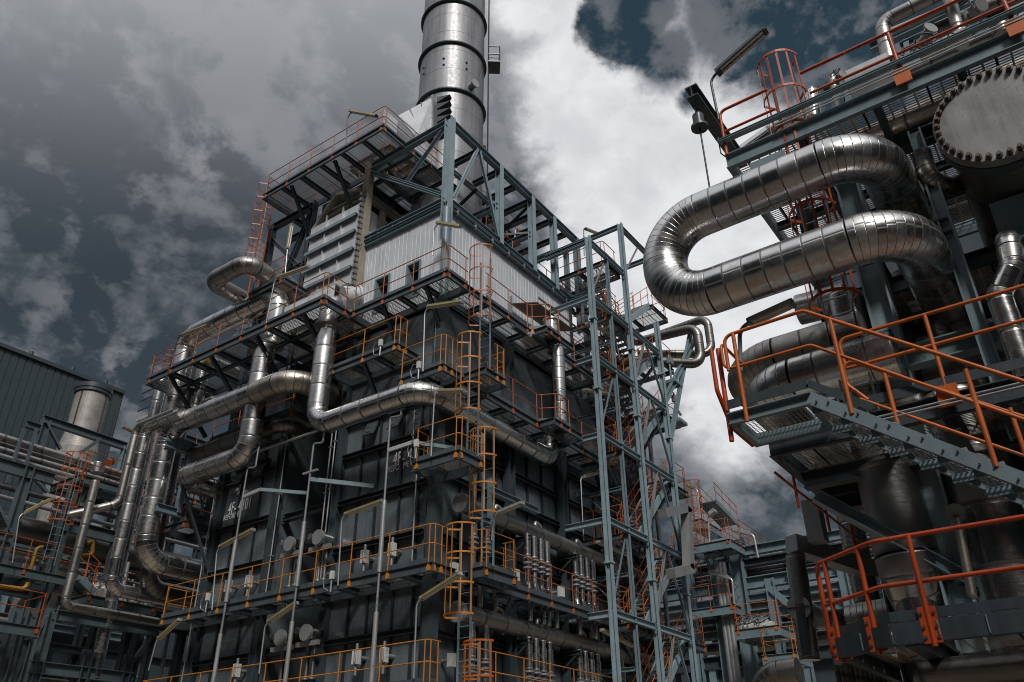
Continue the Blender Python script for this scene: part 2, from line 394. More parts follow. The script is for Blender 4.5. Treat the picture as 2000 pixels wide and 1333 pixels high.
    def build(s, name, mat, parent=None, loc=None):
        o = bpy.data.objects.new(name, s.mesh(name)); COL.objects.link(o)
        o.data.materials.append(M[mat] if isinstance(mat, str) else mat)
        if parent is not None: o.parent = parent; o.matrix_parent_inverse = Matrix.Translation(-parent.location)
        return o
def inst(name, me, mw, parent):                         # a copy of a part's mesh at its own place
    o = bpy.data.objects.new(name, me); COL.objects.link(o)
    o.parent = parent; o.matrix_parent_inverse = Matrix.Translation(-parent.location) if parent.type == 'EMPTY' else Matrix.Identity(4)
    o.matrix_basis = mw; return o
def tag(o, label, cat, group=None, kind=None):
    if label: o['label'] = label
    if cat: o['category'] = cat
    if group: o['group'] = group
    if kind: o['kind'] = kind
    return o
def thing(name, label, cat, loc=(0, 0, 0), group=None):
    o = bpy.data.objects.new(name, None); COL.objects.link(o); o.location = loc; o.empty_display_size = .3
    return tag(o, label, cat, group)

def bend_path(pts, rad, seg=8):
    """rounded polyline -> list of (kind, [points]) pieces, straight runs and elbows"""
    pts = [Vector(p) for p in pts]; out = []; cur = pts[0]
    for i in range(1, len(pts) - 1):
        a, b, c = pts[i - 1], pts[i], pts[i + 1]
        d1 = (b - a).normalized(); d2 = (c - b).normalized(); ang = d1.angle(d2)
        if ang < .02: continue
        rr = min(rad, .49 * min((b - a).length, (c - b).length) / math.tan(ang / 2) if i > 1 or i < len(pts) - 2 else rad)
        t = rr * math.tan(ang / 2)
        p0 = b - d1 * t; ctr = p0 + (d2 - d1 * d1.dot(d2)).normalized() * rr
        if (p0 - cur).length > 1e-3: out.append(('s', [cur, p0]))
        n = (p0 - ctr).normalized(); arc = []
        k = max(3, int(seg * ang / (math.pi / 2)))
        for j in range(k + 1):
            th = ang * j / k; arc.append(ctr + (n * math.cos(th) + d1 * math.sin(th)) * rr)
        out.append(('e', arc)); cur = arc[-1]
    if (pts[-1] - cur).length > 1e-3: out.append(('s', [cur, pts[-1]]))
    return out
def pipe(name, label, pts, r, rad=None, mat='clad', sheet=.9, lob=6, n=24, group=None, flange=(), cat='pipe', up=None, seg=10):
    pieces = bend_path(pts, rad or 1.6 * 2 * r * .75, seg)
    root = thing(name, label, cat, Vector(pts[0]), group)
    v = random.random() * 10 // 1
    for kind, p in pieces:
        mb = MB()
        if kind == 's':
            Ln = (p[1] - p[0]).length; ns = max(1, round(Ln / sheet)); q = [p[0].lerp(p[1], i / ns) for i in range(ns + 1)]
            # jacket swages: slightly raised lap at every sheet end
            mb.sweep(q, r, n, [v + i for i in range(ns + 1)], True, up); v += ns
            o = mb.build('straight_run', mat, root)
        else:
            k = max(2, round(lob * len(p) / (seg + 1)))
            mb.sweep(p, r * 1.004, n, [v + k * i / (len(p) - 1) for i in range(len(p))], True, up); v += k
            mb.build('elbow', mat, root)
    for (pt, d, fr) in flange:
        d = Vector(d).normalized(); pt = Vector(pt)
        MB().tube(pt - d * .045, pt + d * .045, fr, n).build('flange', 'galv_dull', root)
    return root

# ------------------------------------------------------------------ handrails, walkways, ladders, lamps
POST = {}
def post_mesh(h, mat):
    key = (round(h, 2), mat)
    if key not in POST:
        mb = MB().tube((0, 0, -.2), (0, 0, h), .019, 8)
        mb.box((-.045, -.02, -.22), (.045, .02, -.02)); mb.box((-.07, -.012, -.22), (.07, .012, -.09))
        me = mb.mesh('post'); me.materials.append(M[mat]); POST[key] = me
    return POST[key]
def handrail(parent, path, mat='orange', h=1.1, sp=1.5, posts=True, r=.018, mids=(.55,), returns=True):
    path = [Vector(p) for p in path]
    rail = None
    for hh in (h,) + tuple(mids):
        pp = [p + Z3 * hh for p in path]
        pts = []
        for kind, q in bend_path(pp, .14, 4) if len(pp) > 2 else [('s', pp)]:
            pts += q if not pts else q[1:]
        o = MB().sweep(pts, r, 8).build('handrail' if rail is None else 'mid_rail', mat, parent if rail is None else rail)
        rail = rail or o
    me = post_mesh(h, mat)
    for a, b in zip(path[:-1], path[1:]):
        Ln = (b - a).length; k = max(1, round(Ln / sp)); d = (b - a).normalized(); ang = math.atan2(d.y, d.x)
        e = min(.12, Ln * .2)
        for i in range(k + 1):
            if posts:
                p = a + d * (e + (Ln - 2 * e) * i / k)
                o = bpy.data.objects.new('post', me); COL.objects.link(o); o.parent = rail
                o.matrix_basis = Matrix.Translation(p) @ Matrix.Rotation(ang, 4, 'Z')
    return rail
def walkway(name, label, x0, x1, y0, y1, z, rails=(), fas=.26, sp=1.5, beams=1.3, mat='frame', gmat='grate', toe=True, group=None, cat='walkway', rmat='orange', braces=(), rsp=1.5):
    x0, x1 = sorted((x0, x1)); y0, y1 = sorted((y0, y1))
    root = thing(name, label, cat, ((x0 + x1) / 2, (y0 + y1) / 2, z), group)
    zt = z + fas
    fr = MB()
    fr.channel((x0 + .04, y1, z + fas / 2), (x0 + .04, y0, z + fas / 2), fas, .08, .016, flip=-1)
    fr.channel((x1 - .04, y0, z + fas / 2), (x1 - .04, y1, z + fas / 2), fas, .08, .016, flip=-1)
    fr.channel((x0 + .08, y0 + .04, z + fas / 2), (x1 - .08, y0 + .04, z + fas / 2), fas, .08, .016, flip=-1)
    fr.channel((x1 - .08, y1 - .04, z + fas / 2), (x0 + .08, y1 - .04, z + fas / 2), fas, .08, .016, flip=-1)
    fr.build('edge_channel', mat, root)
    lx, ly = x1 - x0, y1 - y0
    if lx >= ly:
        k = max(1, round(lx / beams))
        for i in range(1, k):
            x = x0 + lx * i / k; MB().ibeam((x, y0 + .09, z + fas * .46), (x, y1 - .09, z + fas * .46), fas * .75, .12, .014).build('joist', 'steel_dark', root)
        if ly > 1.9: MB().ibeam((x0 + .09, (y0 + y1) / 2, z + fas * .36), (x1 - .09, (y0 + y1) / 2, z + fas * .36), fas * .5, .1, .012).build('joist', 'steel_dark', root)
    else:
        k = max(1, round(ly / beams))
        for i in range(1, k):
            y = y0 + ly * i / k; MB().ibeam((x0 + .09, y, z + fas * .46), (x1 - .09, y, z + fas * .46), fas * .75, .12, .014).build('joist', 'steel_dark', root)
        if lx > 1.9: MB().ibeam(((x0 + x1) / 2, y0 + .09, z + fas * .36), ((x0 + x1) / 2, y1 - .09, z + fas * .36), fas * .5, .1, .012).build('joist', 'steel_dark', root)
    dg = MB(); w_, h_ = x1 - x0 - .17, y1 - y0 - .17
    dg.quad((x0 + .085, y0 + .085, zt - .02), (x1 - .085, y0 + .085, zt - .02), (x1 - .085, y1 - .085, zt - .02), (x0 + .085, y1 - .085, zt - .02), ((0, 0), (w_, 0), (w_, h_), (0, h_)))
    dg.build('deck_grating', gmat, root)
    for path in rails:
        P = [Vector((p[0], p[1], zt)) for p in path]
        handrail(root, P, rmat, sp=rsp)
        if toe:
            for a, b in zip(P[:-1], P[1:]):
                MB().bar(a + Z3 * .085, b + Z3 * .085, .012, .13).build('toe_plate', mat, root)
    for a, b in braces:
        MB().ibeam(a, b, .14, .12, .014).build('knee_brace', 'steel_dark', root)
    return root
RUNG = {}
def cage_ladder(label, base, z0, z1, n, t=None, cage0=None, top=1.15, mat='amber', w=.42, rail_mat='steel', hoops=None, rad=.50, name='caged_ladder', group='caged ladders', straps=5, capz=None):
    n = Vector((n[0], n[1], 0)).normalized(); t = Vector((-n.y, n.x, 0)); b = Vector((base[0], base[1], 0))
    root = thing(name, label, 'ladder', (base[0], base[1], z0), group)
    zt = z1 + top
    for s in (-1, 1):
        p = b + t * s * w / 2
        MB().bar(p + Z3 * z0, p + Z3 * zt, .022, .075, n).build('side_rail', rail_mat, root)
    key = w
    if key not in RUNG:
        mb = MB().tube((-w / 2, 0, 0), (w / 2, 0, 0), .012, 6); me = mb.mesh('rung'); me.materials.append(M[rail_mat]); RUNG[key] = me
    ang = math.atan2(t.y, t.x); z = z0 + .3
    while z < z1 + .05:
        inst('rung', RUNG[key], Matrix.Translation(b + Z3 * z) @ Matrix.Rotation(ang, 4, 'Z'), root); z += .3
    if cage0 is not None:
        ztop = capz if capz is not None else zt
        k = hoops or max(2, round((ztop - cage0) / .85) + 1)
        def ringpt(a, zz): return b + Z3 * zz + n * (.12 + rad * .85 * math.sin(a) * 1.25) + t * (-rad * math.cos(a)) if 0 < a < math.pi else b + Z3 * zz + t * (-w / 2 * math.cos(a))
        for i in range(k):
            zz = cage0 + (ztop - cage0) * i / (k - 1)
            pts = [ringpt(math.pi * j / 14, zz) for j in range(15)]
            mb = MB()
            for p, q in zip(pts[:-1], pts[1:]):
                d = (q - p).normalized(); mb.bar(p - d * .006, q + d * .006, .012, .05)
            mb.build('cage_hoop', mat, root)
        for j in range(straps):
            a = math.pi * (.12 + .76 * j / (straps - 1)); nn_ = Vector((math.sin(a), -math.cos(a), 0))
            p = ringpt(a, 0); o = n * math.sin(a) - t * math.cos(a)
            MB().bar(p - o * .012 + Z3 * (cage0 - .03), p - o * .012 + Z3 * (ztop + .03), .036, .010, o).build('cage_strap', mat, root)
    return root
LAMP_N = 0
def strip_lamp(label, foot, elbow, tip, mat='lampmetal', pole='galv', r=.025, h=.16, w=.20, foot_dir=None):
    """lamp on a bent pole: foot -> elbow (pole top) -> fixture that ends at tip"""
    foot, elbow, tip = Vector(foot), Vector(elbow), Vector(tip)
    root = thing('strip_lamp', label, 'lamp', foot, 'strip lamps on bent poles')
    d = (tip - elbow).normalized(); fs = elbow + d * .22
    pts = []
    for kind, q in bend_path([foot, elbow, fs], .22, 6): pts += q if not pts else q[1:]
    MB().sweep(pts, r, 8).build('pole', pole, root)
    side = d.cross(Z3).normalized(); u = side.cross(d).normalized()
    a, b = fs - d * .04, tip
    mb = MB()
    mb.obox((a + b) / 2 + u * h * .22, (b - a) / 2, side * w * .30, u * h * .20)
    mb.obox((a + b) / 2 - u * h * .05, (b - a) / 2, side * w * .46, u * h * .13)
    mb.tube(a + d * .1 + u * h * .42, b - d * .1 + u * h * .42, .022, 8)
    mb.build('housing', mat, root)
    lm = MB()
    for s in (-1, 1): lm.tube(a + d * .06 + side * s * w * .22 - u * h * .2, b - d * .06 + side * s * w * .22 - u * h * .2, .028, 8)
    lm.build('tube_cover', 'lens', root)
    for e in (a, b): MB().obox(e, d * .028, side * w * .4, u * h * .3).build('end_cap', pole, root)
    return root
# ================================================================== ground
g = MB()
g.quad((-1500, -1500, 0), (1500, -1500, 0), (1500, 1500, 0), (-1500, 1500, 0))
tag(g.build('ground', 'concrete'), None, None, kind='structure')

# ================================================================== the furnace
XA, YB = 18.4, 16.1            # planes of the two faces
fur = thing('reformer_furnace', 'huge black steel plate furnace lettered 4F-4101 at the centre of the plant', 'furnace', (XA, YB, 0))
YR, YL0, YL1 = 20.45, 23.55, 27.1
ZT = 17.1
MB().box((XA, YB, 0), (33.5, YR, ZT)).build('casing', 'furnace', fur)
MB().box((XA, YL0, 0), (33.5, YL1, ZT)).build('casing', 'furnace', fur)
MB().box((22.0, YR, 0), (33, YL0, ZT - .05)).build('recess_wall', 'furnace_rib', fur)
MB().box((XA + .05, YR, ZT - .5), (22, YL0, ZT)).build('recess_roof', 'furnace_rib', fur)
def vrib(y, z0, z1, w=.10, d=.09, m='furnace_rib'): MB().box((XA - d, y - w / 2, z0), (XA + .01, y + w / 2, z1)).build('stiffener', m, fur)
for y in (16.75, 17.55, 18.6, 19.42): vrib(y, 0, 13.4, .07, .07)
for y in (24.65, 25.9, 26.75): vrib(y, 0, 14.6, .07, .07)
def colm(y, w=.34, d=.16): MB().ibeam((XA - d / 2, y, 0), (XA - d / 2, y, ZT), w, d + .06, .03, (0, 1, 0)).build('column', 'steel_dark', fur)
for y in (YB + .02, YR - .05, YL0 + .05, YL1 - .1): colm(y)
MB().box((XA - .34, YB - .34, 0), (XA - .003, YB - .003, 17.25)).build('corner_column', 'steel_dark', fur)
MB().tube((XA - .19, YB - .19, 17.25), (XA - .19, YB - .19, 21.2), .15, 20).build('corner_post', 'steel', fur)
MB().box((XA - .36, YB - .06, 11.3), (XA - .345, YB - .02, 17)).build('column_flange', 'steel', fur)
for z in (6.2, 9.05, 10.65, 12.3, 13.6):
    MB().ibeam((XA - .11, YB + .3, z), (XA - .11, YR - .22, z), .17, .2, .02).build('stiffener', 'furnace_rib', fur)
for z in (6.2, 9.3, 10.9, 12.75, 14.6):
    MB().ibeam((XA - .11, YL0 + .22, z), (XA - .11, YL1 - .28, z), .17, .2, .02).build('stiffener', 'furnace_rib', fur)
for z in (10.9, 6.3): MB().ibeam((XA + .3, YR + .05, z), (XA + .3, YL0 - .05, z), .26, .22, .02).build('tie_beam', 'steel_dark', fur)
# face on the right
for i, x in enumerate([19.6 + .95 * k for k in range(14)]):
    MB().box((x - .035, YB - .08, 0), (x + .035, YB + .01, 13.2)).build('stiffener', 'furnace_rib', fur)
for z in (6.1, 8.9, 10.9, 12.0, 13.1):
    MB().ibeam((XA + .05, YB - .11, z), (33, YB - .11, z), .16, .2, .02).build('stiffener', 'furnace_rib', fur)
for x in (22.0, 25.45, 29.0, 32.4): MB().ibeam((x, YB - .24, 0), (x, YB - .24, ZT), .34, .3, .03, (1, 0, 0)).build('column', 'steel_dark', fur)
# darker plates stained lighter low on the panels, seen between the ribs
random.seed(3)
for (y, z) in ((18.55, 10.7), (17.55, 12.0), (25.8, 11.0), (19.4, 9.6), (24.8, 12.2)):
    MB().box((XA - .008, y - .38, z - .5), (XA + .01, y + .38, z + .55)).build('casing_plate', 'furnace', fur)
# propped-open inspection covers
for px, py in ((728, 838), (776, 824), (470, 935), (512, 917)):
    c = U(px, py, X=XA - .12)
    h = MB().obox(c + Vector((-.10, 0, 0)), Vector((-.12, 0, -.30)) * .95, (0, .27, 0), Vector((-.93, 0, .37)) * .025)
    hd = h.build('hatch', 'steel_dark', fur)
    MB().bar(c + Vector((0, -.36, .34)), c + Vector((0, .36, .34)), .2, .05).build('hatch_hood', 'furnace_rib', fur)
    MB().tube(c + Vector((-.24, -.1, -.16)), c + Vector((-.24, .1, -.16)), .018, 6).build('handle', 'galv_dull', hd)
def letters(txt, px0, py0, px1, py1, size, X):
    a = U(px0, py0, X=X); b = U(px1, py1, X=X)
    cu = bpy.data.curves.new('t', 'FONT'); cu.body = txt; cu.size = 1; cu.extrude = .004; cu.space_character = 1.04
    ob = bpy.data.objects.new('t', cu); COL.objects.link(ob); bpy.context.view_layer.update()
    me = bpy.data.meshes.new_from_object(ob.evaluated_get(bpy.context.evaluated_depsgraph_get())); bpy.data.objects.remove(ob)
    xs = [v.co.x for v in me.vertices]; wd = max(xs) - min(xs); sx = abs(a.y - b.y) / wd
    o = bpy.data.objects.new('lettering', me); COL.objects.link(o); me.materials.clear(); me.materials.append(M['text'])
    o.parent = fur; o.matrix_parent_inverse = Matrix.Translation(-fur.location)
    o.matrix_basis = Matrix(((0, 0, -1, X), (-sx, 0, 0, a.y + min(xs) * sx), (0, size, 0, a.z), (0, 0, 0, 1)))
letters('4F- 4101', 767, 911, 829, 885, .66, XA - .03)
letters('REFORMER', 757, 924, 806, 906, .30, XA - .03)
letters('4F- 4101', 444, 1006, 488, 987, .66, XA - .03)
letters('REFORMER', 436, 1018, 472, 1003, .30, XA - .03)

# ---- penthouse shed on the corner of the furnace
shed = thing('corrugated_penthouse', 'pale corrugated metal penthouse with two dark window openings on the furnace corner', 'building', (XA, YB, 17.3))
def corrugated(p, q, z0, z1, nrm, pitch=.20, depth=.009):
    p, q = Vector(p), Vector(q); L_ = (q - p).length; d = (q - p) / L_; nrm = Vector(nrm); mb = MB(); k = int(L_ / pitch)
    prof = []
    for i in range(k):
        s = i * pitch
        prof += [(s, depth), (s + pitch * .80, depth), (s + pitch * .84, 0), (s + pitch * .96, 0)]
    prof.append((L_, 0))
    for (s0, h0), (s1, h1) in zip(prof[:-1], prof[1:]):
        a = p + d * s0 + nrm * h0; b = p + d * s1 + nrm * h1
        mb.quad(a + Z3 * z0, b + Z3 * z0, b + Z3 * z1, a + Z3 * z1)
    return mb
SZ0, SZ1, SY1, SX1 = 17.25, 21.35, 20.45, 27.0
# A side is cut round the two openings
wins = [(17.25, 17.9), (18.8, 19.52)]
wz0, wz1 = 18.0, 19.5
cuts = [YB] + [v for w in wins for v in w] + [SY1]
for i in range(0, len(cuts), 2): corrugated((XA, cuts[i + 1], 0), (XA, cuts[i], 0), SZ0, SZ1, (-1, 0, 0)).build('wall_sheet', 'white', shed)
for y0, y1 in wins:
    corrugated((XA, y1, 0), (XA, y0, 0), wz1, SZ1, (-1, 0, 0)).build('wall_sheet', 'white', shed)
    corrugated((XA, y1, 0), (XA, y0, 0), SZ0, wz0, (-1, 0, 0)).build('wall_sheet', 'white', shed)
    f = MB()
    for yy in (y0, y1): f.box((XA - .05, yy - .04, wz0), (XA + .35, yy + .04, wz1))
    f.box((XA - .05, y0, wz0 - .04), (XA + .35, y1, wz0 + .03)); f.box((XA - .05, y0, wz1 - .03), (XA + .35, y1, wz1 + .04))
    wf = f.build('window_frame', 'steel', shed)
    MB().box((XA + .36, y0 - .1, wz0 - .1), (XA + .40, y1 + .1, wz1 + .1)).build('window_opening', 'black', wf)
corrugated((XA, YB, 0), (SX1, YB, 0), SZ0, SZ1, (0, -1, 0)).build('wall_sheet', 'white', shed)
corrugated((SX1, YB, 0), (SX1, SY1, 0), SZ0, SZ1, (1, 0, 0)).build('wall_sheet', 'white', shed)
corrugated((SX1, SY1, 0), (XA, SY1, 0), SZ0, SZ1, (0, 1, 0)).build('wall_sheet', 'white', shed)
MB().box((XA + .02, YB + .02, SZ1 - .06), (SX1 - .02, SY1 - .02, SZ1 - .02)).build('roof_sheet', 'galv_dull', shed)
for a, b in (((XA - .08, YB - .2, SZ1 + .1), (XA - .08, SY1, SZ1 + .1)), ((XA - .2, YB - .12, SZ1 + .1), (SX1, YB - .12, SZ1 + .1))):
    MB().ibeam(a, b, .2, .18, .02).build('eaves_beam', 'steel', shed)
for k in range(8):
    x = XA + .4 + k * 1.1; MB().box((x, YB - .2, SZ1 - .04), (x + .1, YB - .01, SZ1 + .24)).build('roof_clip', 'galv_dull', shed)
for k in range(5):
    y = YB + 2.2 + k * .4; MB().box((XA - .16, y, SZ1 + .2), (XA - .02, y + .05, SZ1 + .42)).build('roof_clip', 'galv_dull', shed)

# ---- the roof truss
tr = thing('roof_truss', 'blue grey steel truss frame rising above the pale penthouse roof', 'steel frame', (XA, YB, SZ1))
TZ = 25.75; c = .34
def col(p, z0, z1, w=.30, m='steel', root=tr, name='post', upv=(0, 1, 0)):
    MB().ibeam((p[0], p[1], z0), (p[0], p[1], z1), w, w * .85, .028, upv).build(name, m, root)
col((XA - .12, YB - .12), 20.3, TZ + .1, .34, 'steel_light')
for x, zz in ((21.6, TZ - .05), (24.0, TZ - .12), (25.75, TZ - .18)): col((x, YB - .12), SZ1 + .22, zz, .28, 'steel_light')
col((27.8, YB - .12), SZ1 - 1, TZ - .2, .28)
def bm(p, q, h=.26, b=.22, m='steel', root=tr, name='beam', t=.024): MB().ibeam(p, q, h, b, t).build(name, m, root)
bm((XA, YB - .12, TZ - .08), (28.2, YB - .12, TZ - .28), .3, .24, 'steel', tr, 'top_chord')
bm((XA - .12, YB, TZ - .08), (XA - .12, 20.35, TZ - .2), .3, .24, 'steel', tr, 'top_chord')
bm((XA - .12, YB, SZ1 + .36), (XA - .12, 20.35, SZ1 + .36), .22, .2, 'steel', tr, 'bottom_chord')
bm((XA, YB - .12, SZ1 + .36), (28.2, YB - .12, SZ1 + .36), .22, .2, 'steel', tr, 'bottom_chord')
YT2 = 20.4
bm((XA, YT2, TZ - .1), (28.2, YT2, TZ - .3), .3, .24, 'steel_dark', tr, 'top_chord')
col((XA - .12, YT2), 17.3, TZ - .1, .32, 'beige')
for x in (21.6, 24.0, 25.75): col((x, YT2), SZ1, TZ - .2, .26, 'steel_dark')
for x in (20.1, 21.6, 22.8, 24.0, 24.9, 25.75, 27.0): bm((x, YB - .05, TZ - .3), (x, YT2 - .05, TZ - .3), .24, .2, 'steel_dark', tr, 'cross_beam')
for x in (21.6, 24.0, 25.75): bm((x, YB - .05, 23.6), (x, YT2 - .05, 23.6), .26, .2, 'steel', tr, 'cross_beam')
for x in (20.4, 22.4, 25.0, 26.6): bm((x, YB - .05, SZ1 + .5), (x, YT2 - .05, SZ1 + .5), .24, .2, 'steel_dark', tr, 'cross_beam')
def brace(p, q, w=.13, m='steel_light', root=tr, name='brace'):
    MB().bar(p, q, w, .016).bar(p, q, .016, w * .8, Z3, (w / 2 - .008, -.02)).build(name, m, root)
yb = YB - .16
brace((XA + .15, yb, SZ1 + .55), (19.95, yb, TZ - .3), .16); brace((20.15, yb, TZ - .3), (21.45, yb, SZ1 + .5), .16)
brace((XA - .16, YB + .25, TZ - .35), (XA - .16, 18.25, SZ1 + 2.2), .15); brace((XA - .16, YB + .1, SZ1 + .6), (XA - .16, 20.3, TZ - .45), .17)
bm((XA - .16, YB + .1, SZ1 + .62), (XA - .16, 20.3, TZ - .5), .2, .16, 'steel', tr, 'brace')
for x0, x1 in ((21.6, 24), (24, 25.75)): brace((x0, YT2, SZ1 + .4), (x1, YT2, TZ - .3), .13, 'steel_dark')
brace((20.2, YB, 23.6), (21.6, YT2, 23.6), .12, 'steel_dark'); bm((XA, YB + .2, 23.7), (21.6, YB + .2, 23.7), .16, .16, 'steel', tr, 'beam')
brace((24.0, YB, TZ - .5), (25.7, YT2, TZ - .5), .12, 'steel_dark'); brace((21.6, YT2, 23.7), (24.0, YB, 23.7), .12, 'steel_dark')
# ---- service decks inside the truss
for i, (x0, x1, y0, y1, z, lab) in enumerate((
        (19.0, 21.2, 17.6, 19.8, 24.7, 'grating deck hung behind the corner post of the roof truss'),
        (21.9, 25.4, 18.2, 20.0, 24.6, 'long grating deck between the rear posts of the roof truss'),
        (22.0, 27.6, 16.6, 17.8, SZ1 + .55, 'low grating deck just above the penthouse roof inside the truss'),
        (18.85, 22.5, 20.0, 23.5, 25.2, 'wide shadowed grating deck right under the topmost platform'),
        (22.6, 26.4, 20.2, 22.8, 25.2, 'grating deck at the foot of the stack behind the truss'),
        (19.2, 21.3, 18.2, 20.2, SZ1 + 1.5, 'shadowed grating deck under the truss beside the convection casing'))):
    walkway('service_deck', lab, x0, x1, y0, y1, z, rails=[[(x0, y0 + .06), (x1, y0 + .06)], [(x1, y1 - .06), (x0, y1 - .06)]] if i < 5 else [], fas=.18, group='decks inside the roof truss', toe=False)

# ---- convection casing
cv = thing('convection_casing', 'silver flanged convection duct casing left of the corrugated penthouse', 'duct', (XA, 20.6, 17.3))
cx0, cy0, cy1 = XA - .25, 20.62, 23.6
MB().box((cx0, cy0, 17.3), (27, cy1, 23.7)).build('casing', 'duct', cv)
for z in (17.9, 18.75, 19.6, 20.45, 21.35, 22.25, 23.1):
    MB().box((cx0 - .16, cy0 + .05, z), (cx0 - .003, cy1 + .05, z + .05)).box((cx0 - .165, cy0 + .05, z - .10), (cx0 - .15, cy1 + .05, z + .05)).build('flange', 'steel', cv)
for y in (21.6, 22.6):
    for z in (17.95, 18.8, 19.65, 20.5, 21.4, 22.3, 23.15): MB().box((cx0 - .07, y - .03, z), (cx0 - .003, y + .03, z + .78)).build('rib', 'duct', cv)
for z in [17.6 + .28 * k for k in range(24)]: MB().box((cx0 - .1, cy0 - .12, z), (cx0 + .1, cy0 - .02, z + .14)).build('lattice_bar', 'galv_dull', cv)
pk = MB()
pk.bar((cx0 + .1, cy1 - .1, 23.7), (cx0 + .1, 22.3, 25.0), .2, .16).bar((cx0 + .1, 22.3, 25.0), (cx0 + .1, 20.9, 24.6), .2, .16)
pk.build('gable_frame', 'beige', cv)
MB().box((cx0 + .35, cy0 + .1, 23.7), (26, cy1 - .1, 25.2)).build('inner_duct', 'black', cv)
MB().ibeam((XA + .05, 20.6, 24.3), (XA + .05, 23.5, 24.3), .3, .24, .025).build('lintel_beam', 'beige', cv)
MB().ibeam((cx0 + .1, 20.55, 24.2), (24, 20.55, 24.2), .3, .24, .025).build('lintel_beam', 'beige', cv)
MB().box((XA + .8, 20.50, 21.6), (XA + 1.15, 20.6, 24.0)).box((XA + 2.4, 20.5, 21.6), (XA + 2.8, 20.6, 24.0)).build('support_leg', 'beige', cv)
MB().box((XA + .1, 20.30, 21.5), (XA + 4.2, 20.42, 22.3)).build('side_plate', 'duct', cv)
# steel legs and bracing left of the casing
sf = thing('support_steelwork', 'dark blue steel bracing frame left of the silver convection casing', 'steel frame', (XA, 24, 17.3))
for x, y in ((XA - .1, 23.85), (XA - .1, 26.6), (22.5, 26.6), (22.5, 23.85)):
    col((x, y), 17.2, 25.4, .3, 'steel_dark', sf, 'column')
def bs(p, q, m='steel_dark', w=.22, nm='brace'): MB().ibeam(p, q, w, w * .85, .02).build(nm, m, sf)
bs((XA - .1, 23.9, 25.2), (XA - .1, 26.6, 25.2), w=.28, nm='beam'); bs((XA - .1, 23.95, 24.9), (XA - .1, 25.9, 20.0))
bs((XA - .1, 26.6, 24.6), (XA - .1, 24.2, 22.0), w=.18); bs((XA - .1, 23.9, 22.1), (XA - .1, 26.6, 22.1), w=.18, nm='beam')
bs((XA - .1, 26.7, 20.2), (XA - .1, 23.7, 20.2), w=.2, nm='beam'); bs((XA - .1, 26.6, 22.6), (22.5, 26.6, 22.6), w=.2, nm='beam')
bs((XA, 26.6, 20.3), (22.5, 26.6, 24.8), w=.18); bs((17.0, 26.2, 20.6), (XA, 23.5, 18.4), w=.2); bs((XA, 25.2, 25.1), (22.5, 25.2, 25.1), w=.24, nm='beam')
bs((22.4, 23.9, 24.9), (22.4, 26.6, 20.2), w=.18); bs((19.3, 23.85, 25.1), (19.3, 26.6, 25.1), w=.24, nm='beam')

# ---- the stack
stc = Vector(ray(883, 150)) * 40.5 + EYE; SX_, SY_ = stc.x, stc.y
sk = thing('exhaust_stack', 'tall round stainless steel exhaust stack with dark ring flanges against the clouds', 'chimney', (SX_, SY_, 24.5))
SRAD = 1.57
mb = MB(); mb.tube((SX_, SY_, 23.5), (SX_, SY_, 62), SRAD, 72); mb.build('shell', 'stack', sk)
for px_y in (-72, 3, 82, 171):
    z = U(883, px_y, X=SX_ - SRAD * .8).z
    mb = MB(); n = 72; k = 0
    mb.sweep([(SX_ + math.cos(2 * math.pi * i / n) * (SRAD + .05), SY_ + math.sin(2 * math.pi * i / n) * (SRAD + .05), z) for i in range(n + 1)], .085, 8, caps=False, up=(0, 0, 1))
    mb.build('ring_flange', 'steel_dark', sk)
z = U(925, 118, X=SX_ - SRAD).z
d = Vector((-.25, -1.0, 0)).normalized()
MB().tube(Vector((SX_, SY_, z)) + d * SRAD * .95, Vector((SX_, SY_, z)) + d * (SRAD + .34), .17, 16).tube(Vector((SX_, SY_, z)) + d * (SRAD + .30), Vector((SX_, SY_, z)) + d * (SRAD + .36), .22, 16).build('nozzle', 'galv_dull', sk)
for px, py in ((867, 115), (867, 127), (828, 133), (828, 145), (911, 123), (911, 135)):
    r_ = ray(px, py); # bolt lugs on the near side of the shell
    a = r_.x ** 2 + r_.y ** 2; b = -2 * (r_.x * SX_ + r_.y * SY_); cc = SX_ ** 2 + SY_ ** 2 - SRAD ** 2
    t = (-b - math.sqrt(b * b - 4 * a * cc)) / (2 * a); p = EYE + r_ * t
    MB().box(p - Vector((.05, .05, .03)), p + Vector((.05, .05, .03))).build('lug', 'steel_dark', sk)
# access ladder with rest cage on the stack's right flank
la = Vector((.62, -.78, 0)).normalized(); tb = Vector((la.y, -la.x, 0)); lb = Vector((SX_, SY_, 0)) + la * (SRAD + .22)
for s in (-.2, .2): MB().bar(lb + tb * s + Z3 * 25, lb + tb * s + Z3 * 48, .06, .03).build('ladder_rail', 'steel_dark', sk)
for k in range(70): MB().bar(lb - tb * .2 + Z3 * (25.2 + .32 * k), lb + tb * .2 + Z3 * (25.2 + .32 * k), .02, .02).build('ladder_rung', 'steel_dark', sk)
zc = U(953, 85, X=SX_).z
mb = MB()
for zz in (zc - .1, zc + .45, zc + 1.0):
    mb.bar(lb - tb * .35 + Z3 * zz, lb - tb * .35 + la * .55 + Z3 * zz, .05, .05); mb.bar(lb + tb * .35 + Z3 * zz, lb + tb * .35 + la * .55 + Z3 * zz, .05, .05); mb.bar(lb - tb * .35 + la * .55 + Z3 * zz, lb + tb * .35 + la * .55 + Z3 * zz, .05, .05)
for s in (-.35, .35): mb.bar(lb + tb * s + la * .55 + Z3 * (zc - .1), lb + tb * s + la * .55 + Z3 * (zc + 1.05), .05, .05)
mb.obox(lb + la * .28 + Z3 * (zc - .1), la * .3, tb * .4, Z3 * .03)
